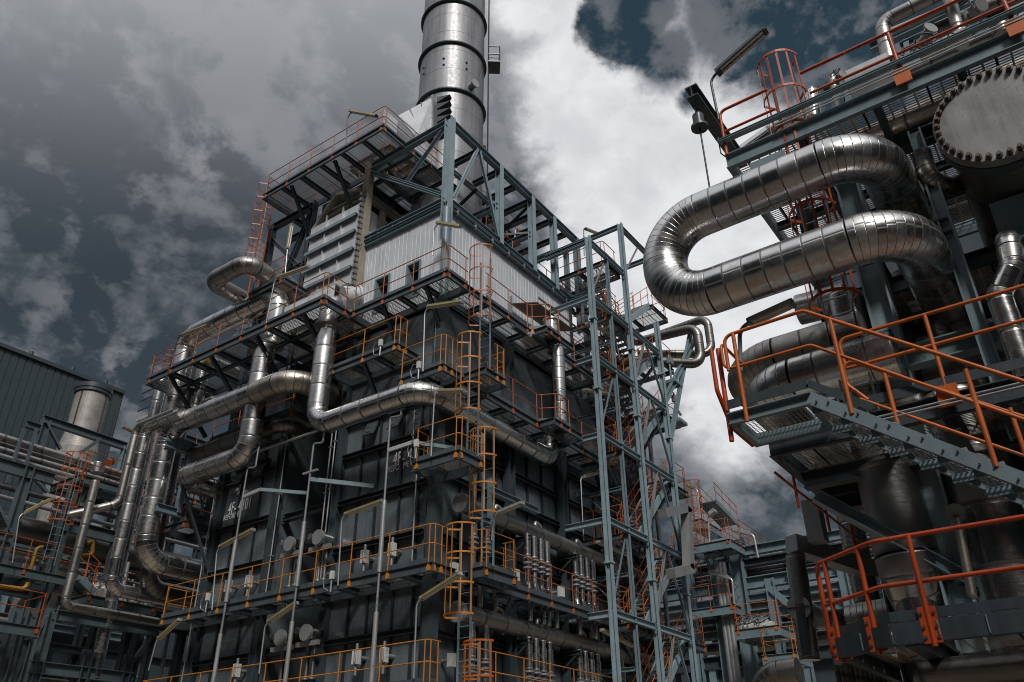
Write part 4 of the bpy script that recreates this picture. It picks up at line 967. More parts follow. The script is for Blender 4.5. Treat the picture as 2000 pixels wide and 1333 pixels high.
def stair(lab, x0, z0, x1, z1, y0, y1, root=None, rails=True, rmat='orange', smat='steel_light', tmat='galv_dull', name='stair_flight', grp='stair flights', steps=None):
    t = thing(name, lab, 'stairs', (x0, (y0 + y1) / 2, z0), grp)
    for y in (y0, y1): MB().channel((x0, y, z0), (x1, y, z1), .28, .08, .016, flip=1 if y == y0 else -1).build('stringer', smat, t)
    n = steps or max(6, int((z1 - z0) / .21))
    tr_ = MB().box((-.14, y0 + .02, -.02), (.14, y1 - .02, .02)); me = tr_.mesh('tread'); me.materials.append(M[tmat])
    for i in range(n): inst('tread', me, Matrix.Translation((x0 + (x1 - x0) * (i + .5) / n, 0, z0 + (z1 - z0) * (i + .5) / n + .06)), t)
    if rails:
        for y in (y0, y1):
            P = [Vector((x0, y, z0 + .1)), Vector((x1, y, z1 + .1))]
            handrail(t, P, rmat, 1.0, 1.2)
    return t
for i, (za, zb_) in enumerate(zip(LV[:-1], LV[1:])):
    nm = ('lowest', 'second', 'third', 'fourth', 'fifth', 'topmost')[i]
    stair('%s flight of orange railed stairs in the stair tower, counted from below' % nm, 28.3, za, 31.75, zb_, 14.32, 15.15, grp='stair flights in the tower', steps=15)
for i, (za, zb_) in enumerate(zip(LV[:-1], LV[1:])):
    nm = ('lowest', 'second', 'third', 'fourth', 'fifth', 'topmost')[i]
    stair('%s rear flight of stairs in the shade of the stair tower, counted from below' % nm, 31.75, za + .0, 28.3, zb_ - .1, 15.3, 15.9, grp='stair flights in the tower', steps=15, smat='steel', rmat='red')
    MB().ibeam((TX[2], TY1, za + .2), (TX[2], TY0, zb_ - .2), .12, .1, .014).build('side_brace', 'steel', tw) if zb_ < 21 else None
    MB().bar((TX[1] + .2, TY1 + .6, za + .2), (TX[2], TY1 + .2, zb_ - .2), .1, .03).build('back_brace', 'steel_dark', tw)
    MB().bar((TX[2], TY1 + .2, za + .2), (TX[1] + .2, TY1 + .6, zb_ - .2), .1, .03).build('back_brace', 'steel_dark', tw)
    MB().bar((TX[0], TY0, za + .15), (27.0, TY0 + .1, zb_ - .15), .09, .02, (0, 1, 0)).build('k_brace', 'steel', tw) if i % 2 else None
    MB().ibeam((27.0, TY0 + .15, (za + zb_) / 2), (27.0, TY1 + .6, (za + zb_) / 2), .14, .12, .016).build('beam', 'steel', tw)
    MB().bar((27.0, TY0 + .2, za + .1), (27.0, TY1 + .5, zb_ - .2), .09, .02).build('side_brace', 'steel', tw)
    MB().ibeam((27.0, TY0 + .02, za), (27.0, TY0 + .02, zb_), .14, .12, .016, (0, 1, 0)).build('hanger_post', 'steel', tw)
    MB().bar((TX[1], 15.6, zb_ - 1.2), (TX[2], 15.6, zb_ - 1.2), .05, .05).build('guard_bar', 'red', tw)
    MB().ibeam((27.0, TY1 + .7, zb_ - .1), (TX[2], TY1 + .3, zb_ - .1), .22, .16, .02).build('beam', 'steel_dark', tw)
    if 5 < zb_ < 21:
        handrail(tw, [(25.55, 14.12, zb_ - .02), (27.0, 14.12, zb_ - .02)], 'red', sp=1.3)
for k, (x, y, r_, z0, z1, mt, lab) in enumerate(((26.2, 16.9, .16, 0, 22.0, 'clad', 'silver riser behind the left bay of the stair tower'), (29.6, 17.4, .22, 0, 20.5, 'clad_dull', 'grey riser behind the middle of the stair tower'), (30.6, 17.0, .12, 0, 19, 'galv', 'thin galvanised riser at the back of the stair tower'), (32.3, 16.2, .20, 0, 13.5, 'clad', 'bright riser right behind the last tower column'), (33.0, 15.6, .10, 0, 17.0, 'galv_dull', 'slim grey riser at the right rear edge of the stair tower'))):
    pipe('tower_riser', lab, [(x, y, z0), (x, y, z1)], r_, mat=mt, sheet=1.1, n=14)
# loops of pipe carried on a bracket right of the tower
for dz, dy, lab, r_ in ((0, 0, 'near dull pipe loop carried on the bracket right of the stair tower', .24), (.4, 1.1, 'inner dull pipe loop behind the bracket right of the stair tower', .22)):
    a = U(1352, 640, Y=13.0 + dy); b = U(1372, 690, Y=13.0 + dy)
    pipe('loop_pipe', lab, [(b.x - 4.5, 13.0 + dy + 3.6, a.z + .6), (b.x - .3, 13.0 + dy + 3.6, a.z + .6), (b.x - .3 + dy * -.6, 13.0 + dy * .2, a.z + .3), (b.x - .3 + dy * -.6, 13.0 + dy * .2, b.z - .75), (b.x - 3.4, 16 + dy * .2, b.z - .9)], r_, .6, mat='clad_dark', sheet=.5, lob=8, group='pipe loops right of the stair tower')
bk = thing('pipe_bracket', 'steel bracket with strut holding the pipe loop right of the stair tower', 'bracket', (31.6, 14, 17.6))
e = U(1362, 650, Y=13.4); MB().ibeam((31.65, 14.0, 17.9), (e.x, 13.4, e.z), .24, .2, .02).build('beam', 'steel', bk); MB().ibeam((31.7, 14.0, 15.9), (e.x - .6, 13.5, e.z - .1), .18, .16, .02).build('strut', 'steel', bk)
rd = thing('rectangular_duct', 'bracket shaped rectangular silver duct at the right of the stair tower', 'duct', (32, 13.2, 8))
YD = 13.3
pts = [U(1294, 1003, Y=YD), U(1340, 993, Y=YD), U(1345, 1112, Y=YD), U(1310, 1121, Y=YD)]
MB().bar(pts[0], pts[1] + (pts[1] - pts[0]).normalized() * .2, .36, .36).build('duct_leg', 'galv_dull', rd); MB().bar(pts[1], pts[2], .36, .36).build('duct_leg', 'galv_dull', rd); MB().bar(pts[2] + (pts[2] - pts[3]).normalized() * .2, pts[3], .36, .36).build('duct_leg', 'galv_dull', rd)
# lit valve clutter at the tower's right edge
for px, py, lab in ((1318, 790, 'small cluster of instrument fittings at the right edge of the stair tower'), (1308, 715, 'small cluster of fittings higher at the right edge of the stair tower')):
    p = U(px, py, Y=14.0); t = thing('instrument_stand', lab, 'instrument', p)
    MB().tube(p - Z3 * .9, p + Z3 * .6, .05, 8).build('post', 'steel', t); MB().obox(p + Vector((.1, 0, .3)), (.18, 0, 0), (0, .1, 0), (0, 0, .16)).build('housing', 'galv_dull', t); MB().tube(p + Vector((.2, 0, -.2)), p + Vector((.55, 0, -.35)), .06, 8).build('nozzle', 'galv', t); MB().box(p + Vector((-.3, -.3, -1.0)), p + Vector((.5, .5, -.85))).build('shelf', 'steel', t)

# ================================================================== lamps on the furnace and tower
def lampX(lab, f, e, t, X, **k): strip_lamp(lab, U(*f, X=X), U(*e, X=X), U(*t, X=X), **k)
def lampY(lab, f, e, t, Y, **k): strip_lamp(lab, U(*f, Y=Y), U(*e, Y=Y), U(*t, Y=Y), **k)
lampX('brass strip lamp on a pale pole at the middle corner walkway', (826, 726), (830, 601), (903, 590), 17.12)
lampX('pale strip lamp in front of the ladder cage above the box balcony', (842, 892), (849, 765), (905, 763), 17.25)
lampX('brass strip lamp before the right lettered panel above the lower walkway', (660, 1144), (668, 1008), (748, 979), 17.12)
lampX('brass strip lamp before the left lettered panel above the lower walkway', (414, 1192), (424, 1072), (495, 1035), 17.12)
lampX('brass strip lamp below the middle vent pole under the lower walkway', (506, 1316), (518, 1220), (579, 1178), 17.1)
lampX('long brass strip lamp at the end of the lower walkway beside the yellow cage', (808, 1325), (814, 1176), (899, 1121), 17.1)
lampX('brass strip lamp at the far left bottom of the lower walkway', (290, 1310), (305, 1253), (351, 1211), 17.1)
lampX('dark strip lamp leaning out at the left end of the cantilevered walkway', (324, 740), (349, 657), (407, 636), 15.97, pole='steel_dark')
lampX('brass strip lamp over the middle of the cantilevered walkway', (518, 642), (537, 545), (604, 521), 16.0)
lampX('upright brass strip lamp beside the red caged ladder', (556, 545), (561, 492), (570, 440), 17.3)
lampX('dark strip lamp above the corner of the topmost platform', (676, 285), (680, 217), (735, 227), 16.9, pole='steel_dark')
lampX('pale strip lamp on the corner edge of the corrugated penthouse', (845, 500), (848, 435), (898, 443), 17.7)
lampX('strip lamp lying above the foot of the box balcony cage', (960, 1056), (965, 1006), (1021, 983), 18.9, mat='galv')
lampY('strip lamp under the third deck of the tower beside the upright duct', (1212, 866), (1203, 772), (1141, 762), 14.5)
lampY('brass strip lamp between the upper decks of the stair tower', (1211, 704), (1201, 656), (1146, 632), 14.5)
lampY('small brass strip lamp tucked behind the first tower column', (1152, 640), (1149, 566), (1178, 571), 15.2)
lampY('dark strip lamp standing above the top of the first tower column', (1141, 500), (1140, 446), (1165, 456), 16.0, pole='steel_dark')
lampY('strip lamp under the lower middle landing of the stair tower', (1238, 1202), (1231, 1087), (1168, 1059), 14.5)
lampY('strip lamp under the lowest landing of the stair tower', (1247, 1330), (1243, 1266), (1176, 1231), 14.5)
lampY('strip lamp left of the first tower column above the tan header', (1140, 1056), (1134, 934), (1165, 925), 15.2)
lampY('small strip lamp deep inside the roof truss', (1005, 470), (1007, 450), (1028, 451), 18.0)
lampY('strip lamp at the foot of the stack ladder', (952, 315), (951, 288), (917, 276), 18.0)

# ---- fittings on the long cantilevered walkway
def wvalve(lab, px, py, r, body='galv_dull', nrm=(-.5, -.2, .8), X=16.9, st=.35): handwheel(lab, U(px, py, X=X), nrm, r, st, body)
def handwheel(lab, c, nrm, r=.2, stem=.4, body='galv_dull', s=1.0):
    nrm = Vector(nrm).normalized(); a = nrm.orthogonal().normalized(); b = nrm.cross(a); c = Vector(c)
    t = thing('hand_valve', lab, 'valve', c, 'hand valves')
    k = 20; mb = MB(); mb.sweep([c + nrm * stem + (a * math.cos(2 * math.pi * i / k) + b * math.sin(2 * math.pi * i / k)) * r for i in range(k + 1)], r * .09, 6, caps=False, up=nrm)
    for i in range(3): o = (a * math.cos(i * 2.094) + b * math.sin(i * 2.094)) * r; mb.tube(c + nrm * stem, c + nrm * stem + o, r * .06, 6)
    mb.build('handwheel', 'steel_dark', t); MB().tube(c, c + nrm * (stem + .05), r * .12, 8).build('stem', 'galv', t)
    mb = MB(); mb.obox(c, a * r * .45, b * r * .45, nrm * r * .6); mb.tube(c - a * r * 1.1, c - a * r * .9, r * .8, 14).tube(c + a * r * .9, c + a * r * 1.1, r * .8, 14).tube(c - a * r * 1.0, c + a * r * 1.0, r * .4, 12); mb.build('body', body, t)
    return t
wvalve('pale wheeled valve in the middle of the cantilevered walkway', 466, 662, .26, 'box')
wvalve('grey wheeled valve left of the middle of the cantilevered walkway', 424, 690, .18)
wvalve('dark wheeled valve right of the middle of the cantilevered walkway', 488, 648, .22, 'steel_dark')
tag(MB().tube(U(525, 660, X=17.0), U(531, 630, X=17.0), .24, 16).build('drum', 'clad'), 'squat silver drum on the cantilevered walkway beside the lamp pole', 'drum')
tag(MB().tube(U(388, 716, X=16.6), U(408, 704, X=16.6), .10, 12).build('gas_bottle', 'yellow'), 'small yellow cylinder lying on the cantilevered walkway', 'cylinder')
cs_ = thing('pipe_box', 'white ribbed sheet box under the rail at the right end of the cantilevered walkway', 'box', (17.2, 21.3, 17.5)); corrugated((16.9, 22.9, 0), (16.9, 20.1, 0), 17.55, 18.75, (-1, 0, 0), .14, .012).build('panel', 'white', cs_); MB().box((16.92, 20.1, 18.76), (18.1, 22.9, 18.82)).build('cover', 'beige', cs_)
# hanging cables and instrument boxes along the walkways
for k, (px, py, X, lab) in enumerate(((817, 735, 17.1, 'white call box at the middle corner walkway'), (812, 890, 17.25, 'white call box on a stand at the left end of the box balcony'), (646, 1150, 17.1, 'white call box near the foot of the lamp pole before the right panel'), (402, 1190, 17.1, 'white call box near the foot of the lamp pole before the left panel'), (742, 690, 17.15, 'pale box behind the swing gate'))):
    c0 = U(px, py, X=X); t = thing('call_box', lab, 'call box', c0, 'call boxes on the walkways')
    MB().box(c0 + Vector((-.05, -.06, .28)), c0 + Vector((.05, .06, .52))).build('case', 'box', t); MB().tube(c0 + Vector((0, 0, -.1)), c0 + Vector((0, 0, .3)), .03, 8).build('stand', 'galv', t)
    MB().sweep([c0 + Vector((0, .08, .45)), c0 + Vector((0, .25, .5)), c0 + Vector((0, .35, .3)), c0 + Vector((0, .3, .05)), c0 + Vector((0, .1, -.05))], .012, 6).build('cable', 'galv', t)
# ================================================================== process module on the right
G3 = 'platforms of the right hand module'
lp = pipe('expansion_loop', 'huge shiny silver hairpin pipe loop bulging out of the right hand module', [(15.5, .93, 10.27), (10.6, .93, 10.27), (10.6, 4.42, 10.24), (10.6, 4.42, 8.74), (10.6, .80, 8.74), (15.5, .80, 8.74)], .365, .745, sheet=.30, lob=13, n=40, seg=16)
# pipe foot lugs
# spring hanger that carries the loop
hg = thing('spring_hanger', 'dark spring can with a rod hanging from the jib beam down to the hairpin loop', 'hanger', (10.6, 3.5, 11.7))
MB().tube((10.6, 3.47, 12.10), (10.6, 3.47, 12.36), .10, 16).tube((10.6, 3.47, 12.06), (10.6, 3.47, 12.11), .15, 20).build('can', 'steel_dark', hg)
MB().tube((10.6, 3.47, 10.55), (10.6, 3.47, 12.08), .016, 8).build('rod', 'black', hg); MB().tube((10.6, 3.47, 12.34), (10.6, 3.47, 12.5), .04, 8).build('clevis', 'steel_dark', hg)
MB().box((10.53, 3.40, 10.57), (10.67, 3.54, 10.66)).build('clamp', 'galv_dull', hg)
jb = thing('jib_beam', 'dark steel jib beam pointing out over the hairpin loop', 'beam', (11, 3.3, 12))
p0 = U(1350, 178, Y=3.42); p1 = U(1447, 345, Y=3.42); MB().ibeam(p0, (12.6, 3.42, p0.z), .26, .22, .022).build('beam', 'steel_dark', jb)
MB().tube(U(1402, 268, Y=3.3), U(1408, 300, Y=3.3), .012, 6).tube(U(1408, 300, Y=3.3), U(1432, 318, Y=3.3), .012, 6).build('cable', 'black', jb)

fm = thing('module_steelwork', 'heavy blue grey steel columns and beams of the right hand module', 'steel frame', (12.5, 1, 0))
def fcol(px, py, X, z0, z1, w, m='steel'):
    p = U(px, py, X=X); MB().ibeam((X, p.y, z0), (X, p.y, z1), w, w, .03, (0, 1, 0)).build('column', m, fm); return p.y
yc = fcol(1705, 540, 12.4, 0, 11.45, .36, 'steel_light')
yc2 = fcol(1858, 470, 12.0, 5.9, 11.3, .2, 'steel')
fcol(1905, 1130, 12.6, 0, 6.0, .42, 'steel_dark'); fcol(1625, 640, 12.8, 0, 11.4, .24, 'steel_dark'); fcol(1970, 540, 14.5, 0, 11.4, .34, 'steel_dark')
MB().ibeam((16.5, 2.2, 0), (16.5, 2.2, 11.4), .36, .36, .03).build('column', 'steel_dark', fm); MB().ibeam((16.5, -3.2, 0), (16.5, -3.2, 11.4), .36, .36, .03).build('column', 'steel_dark', fm)
def fb_(p, q, h=.3, b=.22, m='steel_dark'): MB().ibeam(p, q, h, b, .024).build('beam', m, fm)
fb_((12.3, 1.6, 7.55), (12.3, -3.5, 7.55), .34, .24, 'steel'); fb_((12.0, .35, 9.35), (12.0, 1.7, 9.35), .26); fb_((11.9, -.2, 8.55), (11.9, -3, 8.55), .3, .2, 'steel')
fb_((12.5, 1.6, 9.6), (16.4, 1.6, 9.6)); fb_((12.6, yc, 6.9), (16.5, yc, 6.9)); fb_((14.6, 2.6, 9.3), (14.6, -3, 9.3)); fb_((12.6, 2.3, 4.6), (12.6, -3.5, 4.6)); fb_((15.5, 3, 7.8), (15.5, -3, 7.8))
p0, p1 = U(1592, 968, X=11.6), U(1905, 1140, X=12.4); MB().ibeam(p0, p1, .17, .15, .018).build('knee_brace', 'steel', fm)
MB().bar(p1 + Vector((-.02, .35, .12)), p1 + Vector((-.02, -.4, -.2)), .02, .34).build('gusset', 'steel', fm)
for k in range(4):
    q = p1 + Vector((-.05, .28 - .13 * k, .06 - .085 * k)); MB().tube(q, q + Vector((-.05, 0, 0)), .035, 8).build('bolt', 'steel_dark', fm)

# ---- stair and its landing
SXO, SXI = 9.96, 10.88
st = thing('stair', 'big pale blue steel stair descending to the right from the outer landing with orange rails', 'stairs', (10.4, 2.4, 6.2))
ya, za, yb_, zb2 = 2.42, 6.26, -2.9, 2.15
for x, fl in ((SXO, 1), (SXI, -1)):
    o = MB().channel((x, ya, za), (x, yb_, zb2), .165, .07, .012, flip=fl).build('stringer', 'stair_paint', st)
    if x == SXO:
        for k in range(17):
            f = (k + .5) / 17; c0 = Vector((x - .045, ya + (yb_ - ya) * f, za + (zb2 - za) * f))
            for dy, dz in ((.07, .03), (-.07, -.02)): MB().tube(c0 + Vector((-.018, dy, dz)), c0 + Vector((.05, dy, dz)), .014, 8).build('bolt', 'steel_dark', o)
nst = 17; dz_ = (za - zb2) / nst; dy_ = (yb_ - ya) / nst
tm = MB().obox((0, 0, 0), ((SXI - SXO) / 2 - .02, 0, 0), (0, .15, 0), (0, 0, .008)).mesh('tread'); tm.materials.append(M['tread'])
nm_ = MB().obox((0, 0, 0), ((SXI - SXO) / 2 - .02, 0, 0), (0, .012, 0), (0, 0, .05)).mesh('nosing'); nm_.materials.append(M['galv_dull'])
pm = MB(); pm.obox((0, 0, 0), (.006, 0, 0), (0, .16, 0), (0, 0, .06)); pm_ = pm.mesh('tread_plate'); pm_.materials.append(M['steel'])
for i in range(nst):
    c0 = Vector(((SXO + SXI) / 2, ya + dy_ * (i + .5), za + dz_ * -(i + .5) + .03))
    inst('tread', tm, Matrix.Translation(c0), st); inst('nosing', nm_, Matrix.Translation(c0 + Vector((0, -.15, -.04))), st)
    for x in (SXO + .05, SXI - .05): inst('tread_plate', pm_, Matrix.Translation((x, c0.y, c0.z - .05)), st)
def rails(parent, path, posts, r=.030, mat='orange', rad=.12, hs=(0, -.55), name='handrail'):
    pth = [Vector(p) for p in path]; mb = MB()
    q = []
    for kind, w in bend_path(pth, rad, 5) if len(pth) > 2 else [('s', pth)]: q += w if not q else w[1:]
    mb.sweep(q, r, 10); o = mb.build(name, mat, parent)
    for a, b in posts:
        MB().tube(a, b, r * 1.12, 10).build('post', mat, o)
    return o
RO = 'orange'
xo = SXO - .03
rails(st, [(SXI, 3.46, 7.42), (xo, 3.46, 7.42), (xo, 3.46, 6.98), (xo, 2.26, 6.98), (xo, yb_, zb2 + .72)], [], .022)
rails(st, [(xo, 3.40, 6.95), (xo, 3.40, 7.50), (xo, 2.26, 7.51), (xo, 1.64, 7.01), (xo, yb_, zb2 + 1.24)], [((xo, 3.26, 6.15), (xo, 3.26, 7.5)), ((xo, 1.95, 5.9), (xo, 1.95, 7.25)), ((xo, .62, 4.9), (xo, .62, 6.1)), ((xo, -.9, 3.7), (xo, -.9, 5.0))], .026)
xi = SXI + .03
rails(st, [(xi, 1.9, 6.45), (xi, 2.12, 6.75), (xi, 2.12, 7.17), (xi, yb_, zb2 + 1.24)], [((xi, 1.62, 5.8), (xi, 1.62, 6.85)), ((xi, .35, 4.8), (xi, .35, 5.9)), ((xi, -1.1, 3.6), (xi, -1.1, 4.7))], .026)
rails(st, [(xi, 2.0, 6.5), (xi, yb_, zb2 + .70)], [], .022)
rails(st, [(xo - .02, 3.6, 7.35), (xo - .02, 3.6, 6.7), (xo + .3, 3.58, 6.25), (SXI, 3.55, 6.2)], [((xo + .12, 3.55, 5.98), (xo + .12, 3.55, 7.4))], .031, 'vermilion')
ld = walkway('stair_landing', 'outer landing at the head of the big pale blue stair', SXO - .04, SXI + .04, 2.40, 3.52, 6.17, [], fas=.17, group=G3, mat='stair_paint', gmat='tread', cat='landing')
MB().bar((SXO - .02, 3.5, 6.46), (SXO - .02, 2.4, 6.46), .014, .13).bar((SXO - .02, 2.4, 6.46), (SXO - .02, 1.7, 5.92), .014, .10).build('toe_plate', 'steel_dark', ld)
# ---- large middle platform
mp_ = walkway('module_platform', 'large middle platform seen from below with weathered grating and dark beams', 11.0, 15.7, -4.0, 3.38, 6.02, [], fas=.30, group=G3, mat='steel_dark', cat='platform', beams=1.45)
for y in (1.05, -1.2): MB().ibeam((11.1, y, 6.02), (15.6, y, 6.02), .34, .22, .02).build('joist', 'steel_dark', mp_)
for x in (12.25, 13.6): MB().ibeam((x, 3.3, 6.0), (x, -3.9, 6.0), .26, .2, .02).build('joist', 'steel_dark', mp_)
MB().bar((10.98, 2.3, 6.47), (10.98, -4, 6.47), .014, .14).build('toe_plate', 'steel_dark', mp_)
for dz in (.11, .16): MB().tube((10.9, 2.2, 6.02 + dz), (10.9, -4, 6.02 + dz), .016, 8).build('conduit', 'galv_dull', mp_)
rails(mp_, [(11.0, 2.1, 7.05), (11.0, 2.12, 7.5), (11.0, -4, 7.5)], [((11.0, .96, 6.15), (11.0, .96, 7.5)), ((11.0, -.55, 6.15), (11.0, -.55, 7.5))], .026)
rails(mp_, [(11.0, 2.1, 7.03), (11.0, -4, 7.03)], [], .025)
rails(mp_, [(11.2, 3.40, 5.85), (15.6, 3.40, 5.85)], [((12.2, 3.44, 5.6), (12.2, 3.44, 6.9)), ((13.7, 3.44, 5.6), (13.7, 3.44, 6.9)), ((15.2, 3.44, 5.6), (15.2, 3.44, 6.9))], .02, 'vermilion')
for y in (.96, -.55): MB().box((10.95, y - .13, 6.12), (10.97, y + .13, 6.42)).build('post_foot', 'orange', mp_)
# ---- lower platform with the chamfered corner
lw = thing('module_platform', 'dark lower platform with chamfered corner and red posts at bottom right', 'platform', (10.5, 0, 3.2), G3)
E_ = [(9.92, -4.0), (9.92, 2.05), (10.45, 2.78), (13.5, 2.78)]
for a, b in zip(E_[:-1], E_[1:]):
    A, B = Vector((*a, 3.2)), Vector((*b, 3.2)); MB().channel(A + Z3 * .11, B + Z3 * .11, .22, .1, .018, flip=-1).build('edge_channel', 'steel_dark', lw); MB().bar(A + Z3 * .29, B + Z3 * .29, .014, .11).build('toe_plate', 'steel_dark', lw)
    n_ = int((B - A).length / .45)
    for k in range(1, n_): c0 = A.lerp(B, k / n_); nn2 = (B - A).normalized().cross(Z3); MB().bar(c0 + nn2 * .04 * -1 + Z3 * .02, c0 + nn2 * .04 * -1 + Z3 * .20, .012, .05, nn2).build('stiffener', 'steel', lw)
mb = MB(); n0 = len(mb.v); mb.v += [Vector((x, y, 3.40)) for x, y in E_ + [(13.5, -4.0)]]; mb.face(tuple(range(5))); mb.build('deck_grating', 'grate', lw)
for y in (1.9, .6, -.8, -2.2): MB().ibeam((10.0, y, 3.3), (13.4, y, 3.3), .22, .16, .018).build('joist', 'steel_dark', lw)
hz = 4.32
rails(lw, [(9.9, -4, hz), (9.9, 2.06, hz), (10.5, 2.86, hz + .0), (10.6, 2.9, hz - .02)], [], .027, 'vermilion', .3)
rails(lw, [(9.9, -4, hz - .5), (9.9, 2.06, hz - .5), (10.5, 2.86, hz - .5)], [], .026, 'vermilion', .3)
for x, y in ((9.88, 1.66), (9.88, -.35), (10.05, 2.26), (10.42, 2.76)):
    o = MB().tube((x, y, 3.15), (x, y, hz), .029, 10).build('post', 'vermilion', lw)
    MB().box((x - .012, y - .09, 3.18), (x + .002, y + .09, 3.55)).build('post_foot', 'vermilion', o)
    for dy in (-.065, .065):
        for zz in (3.24, 3.34, 3.48): MB().tube((x - .03, y + dy, zz), (x, y + dy, zz), .018, 6).build('bolt', 'bolt', o)
rails(lw, [(10.6, 2.9, hz - .02), (10.75, 2.95, hz - .02), (10.75, 2.95, 3.3)], [], .031, 'vermilion', .08)
# ---- top platform
tp = walkway('module_platform', 'high platform with open grating above the hairpin loop', 11.0, 15.6, -4.2, 3.25, 11.32, [], fas=.30, group=G3, mat='steel', cat='platform', beams=1.35, gmat='grate')
for x in (12.2, 13.9): MB().ibeam((x, 3.2, 11.3), (x, -4, 11.3), .26, .2, .02).build('joist', 'steel_dark', tp)
MB().ibeam((10.96, 3.3, 11.9), (10.96, -4, 11.9), .05, .12, .01).build('toe_plate', 'steel', tp)
for dz in (.36, .42): MB().tube((10.93, 2.3, 11.32 + dz), (10.93, -4, 11.32 + dz), .014, 8).build('conduit', 'galv', tp)
zt = 12.62
rails(tp, [(11.0, 3.2, 11.6), (11.0, 3.2, zt), (11.0, 2.30, zt)], [], .028, 'vermilion')
rails(tp, [(11.0, 3.2, zt - .5), (11.0, 2.25, zt - .5)], [], .024, 'vermilion', )
rails(tp, [(11.0, 1.72, zt + .02), (11.0, -4.2, zt + .02)], [((11.0, .28, 11.5), (11.0, .28, zt)), ((11.0, -1.3, 11.5), (11.0, -1.3, zt))], .030, 'vermilion')
rails(tp, [(11.0, 1.65, zt - .5), (11.0, -4.2, zt - .5)], [], .025, 'vermilion')
for y in (.28, -1.3): MB().box((10.93, y - .12, 11.45), (10.96, y + .12, 11.72)).build('post_foot', 'orange', tp)
MB().obox(U(1500, 318, X=10.95), (.01, 0, 0), (0, .30, 0), (0, 0, .13)).build('gusset', 'steel', tp)
strip_lamp('dark strip lamp tilted up over the high platform of the right hand module', U(1404, 235, X=11.0), U(1387, 155, X=11.0), U(1494, 60, X=11.0), mat='steel_dark', pole='steel_dark')
strip_lamp('pale strip lamp hooked below the hairpin loop', U(1447, 725, X=10.9), U(1444, 640, X=10.9), U(1548, 593, X=10.9), mat='galv', pole='steel', r=.035)
lad = cage_ladder('tall red orange caged ladder passing behind the hairpin loop', (11.55, 2.12), 6.4, 11.6, (-1, 0), cage0=8.35, mat='vermilion', capz=13.45, top=1.9, rad=.38, w=.42, rail_mat='steel_dark', straps=6, hoops=7)

# ---- flanged vessel at top right
fv = thing('flanged_vessel', 'large round flanged vessel cover ringed with rusty bolts at top right', 'vessel', (11.0, -.62, 10.35))
FC = U(1942, 222, X=11.0); FR = .80
MB().tube(FC, FC + Vector((.16, 0, 0)), FR, 64).build('cover', 'cover', fv); MB().tube(FC + Vector((.19, 0, 0)), FC + Vector((.37, 0, 0)), FR, 64).build('flange', 'steel_dark', fv)
MB().tube(FC + Vector((.37, 0, 0)), FC + Vector((.5, 0, 0)), FR * .98, 64, True, FR * .84).tube(FC + Vector((.5, 0, 0)), FC + Vector((4.6, 0, 0)), FR * .84, 64).build('shell', 'clad_dull', fv)
for k in range(36):
    a = 2 * math.pi * k / 36; o = Vector((0, math.cos(a), math.sin(a))) * FR * .925
    MB().tube(FC + o + Vector((-.09, 0, 0)), FC + o, .030, 6).tube(FC + o + Vector((-.055, 0, 0)), FC + o, .046, 6).build('bolt', 'bolt', fv)
pipe('nozzle_pipe', 'dark silver pipe elbowing off the side of the flanged vessel', [FC + Vector((1.0, -.5, -.75)), FC + Vector((.55, -.62, -.8)), FC + Vector((.35, -.9, .1)), FC + Vector((.35, -1.1, 1.2))], .17, .3, mat='clad_dark', sheet=.4)
pipe('cross_pipe', 'brown tinted pipe running behind the flanged vessel under the high platform', [U(1660, 285, X=12.0) + Vector((0, .3, 0)), U(2010, 130, X=12.0)], .20, mat='clad_rusty', sheet=.6)
pipe('vessel_drain', 'small dark ribbed elbow pipe left of the flanged vessel', [U(1800, 300, X=11.9), U(1812, 350, X=11.9), U(1850, 365, X=12.2), U(1900, 350, X=12.6)], .15, .22, mat='clad_dark', sheet=.12)
MB_b = MB().obox(U(2010, 430, X=12.4), (.3, 0, 0), (0, .42, 0), (0, 0, .30)); tag(MB_b.build('cable_box', 'steel'), 'plain blue grey steel box below the flanged vessel', 'box')
# ---- other pipes of the module
pipe('riser_pipe', 'bright silver riser with lap joints left of the module column', [(12.45, U(1672, 680, X=12.45).y, 1.0), (12.45, U(1672, 680, X=12.45).y, 9.0)], .30, mat='clad', sheet=.8, n=32)
pipe('branch_pipe', 'short bright silver branch entering the riser from the left', [U(1655, 582, X=12.45), U(1560, 606, X=12.45)], .26, mat='clad', sheet=.5)
pipe('cross_over_pipe', 'dark silver pipe bending back below the hairpin loop', [(12.0, 1.9, 8.0), (12.0, 4.0, 8.0), (15.5, 4.0, 8.0)], .36, .75, mat='clad_dull', sheet=.4, lob=12, n=32)
pipe('cross_over_pipe', 'broad silver pipe with rounded left end just above the outer landing', [(11.75, 1.5, 7.42), (11.75, 3.62, 7.42), (15.0, 3.62, 7.42)], .37, .62, mat='clad', sheet=.42, lob=8, n=32)
pipe('cross_over_pipe', 'lower silver pipe under the broad rounded pipe', [(12.3, 1.4, 6.75), (12.3, 3.1, 6.75), (14.8, 3.1, 6.75)], .26, .5, mat='clad', sheet=.6)
pipe('offset_pipe', 'silver pipe with an S bend dropping behind the orange rails at right', [(13.2, -.28, 8.75), (11.75, -.28, 8.75), (11.75, -.22, 8.25), (11.75, .06, 7.85), (11.75, .06, 6.2)], .165, .22, mat='clad', sheet=.6, lob=4)
pipe('offset_pipe', 'short shaded elbow pipe right of the S bend pipe', [(12.6, -.05, 7.9), (12.0, -.30, 7.95), (12.0, -.30, 6.2)], .17, .25, mat='clad_dull', sheet=.3)
pipe('thin_riser', 'thin dark pipe close to the right of the bright riser', [(12.6, U(1715, 640, X=12.6).y - .05, 2.0), (12.6, U(1715, 640, X=12.6).y - .05, 9.2)], .13, mat='clad_dull', sheet=1.0)
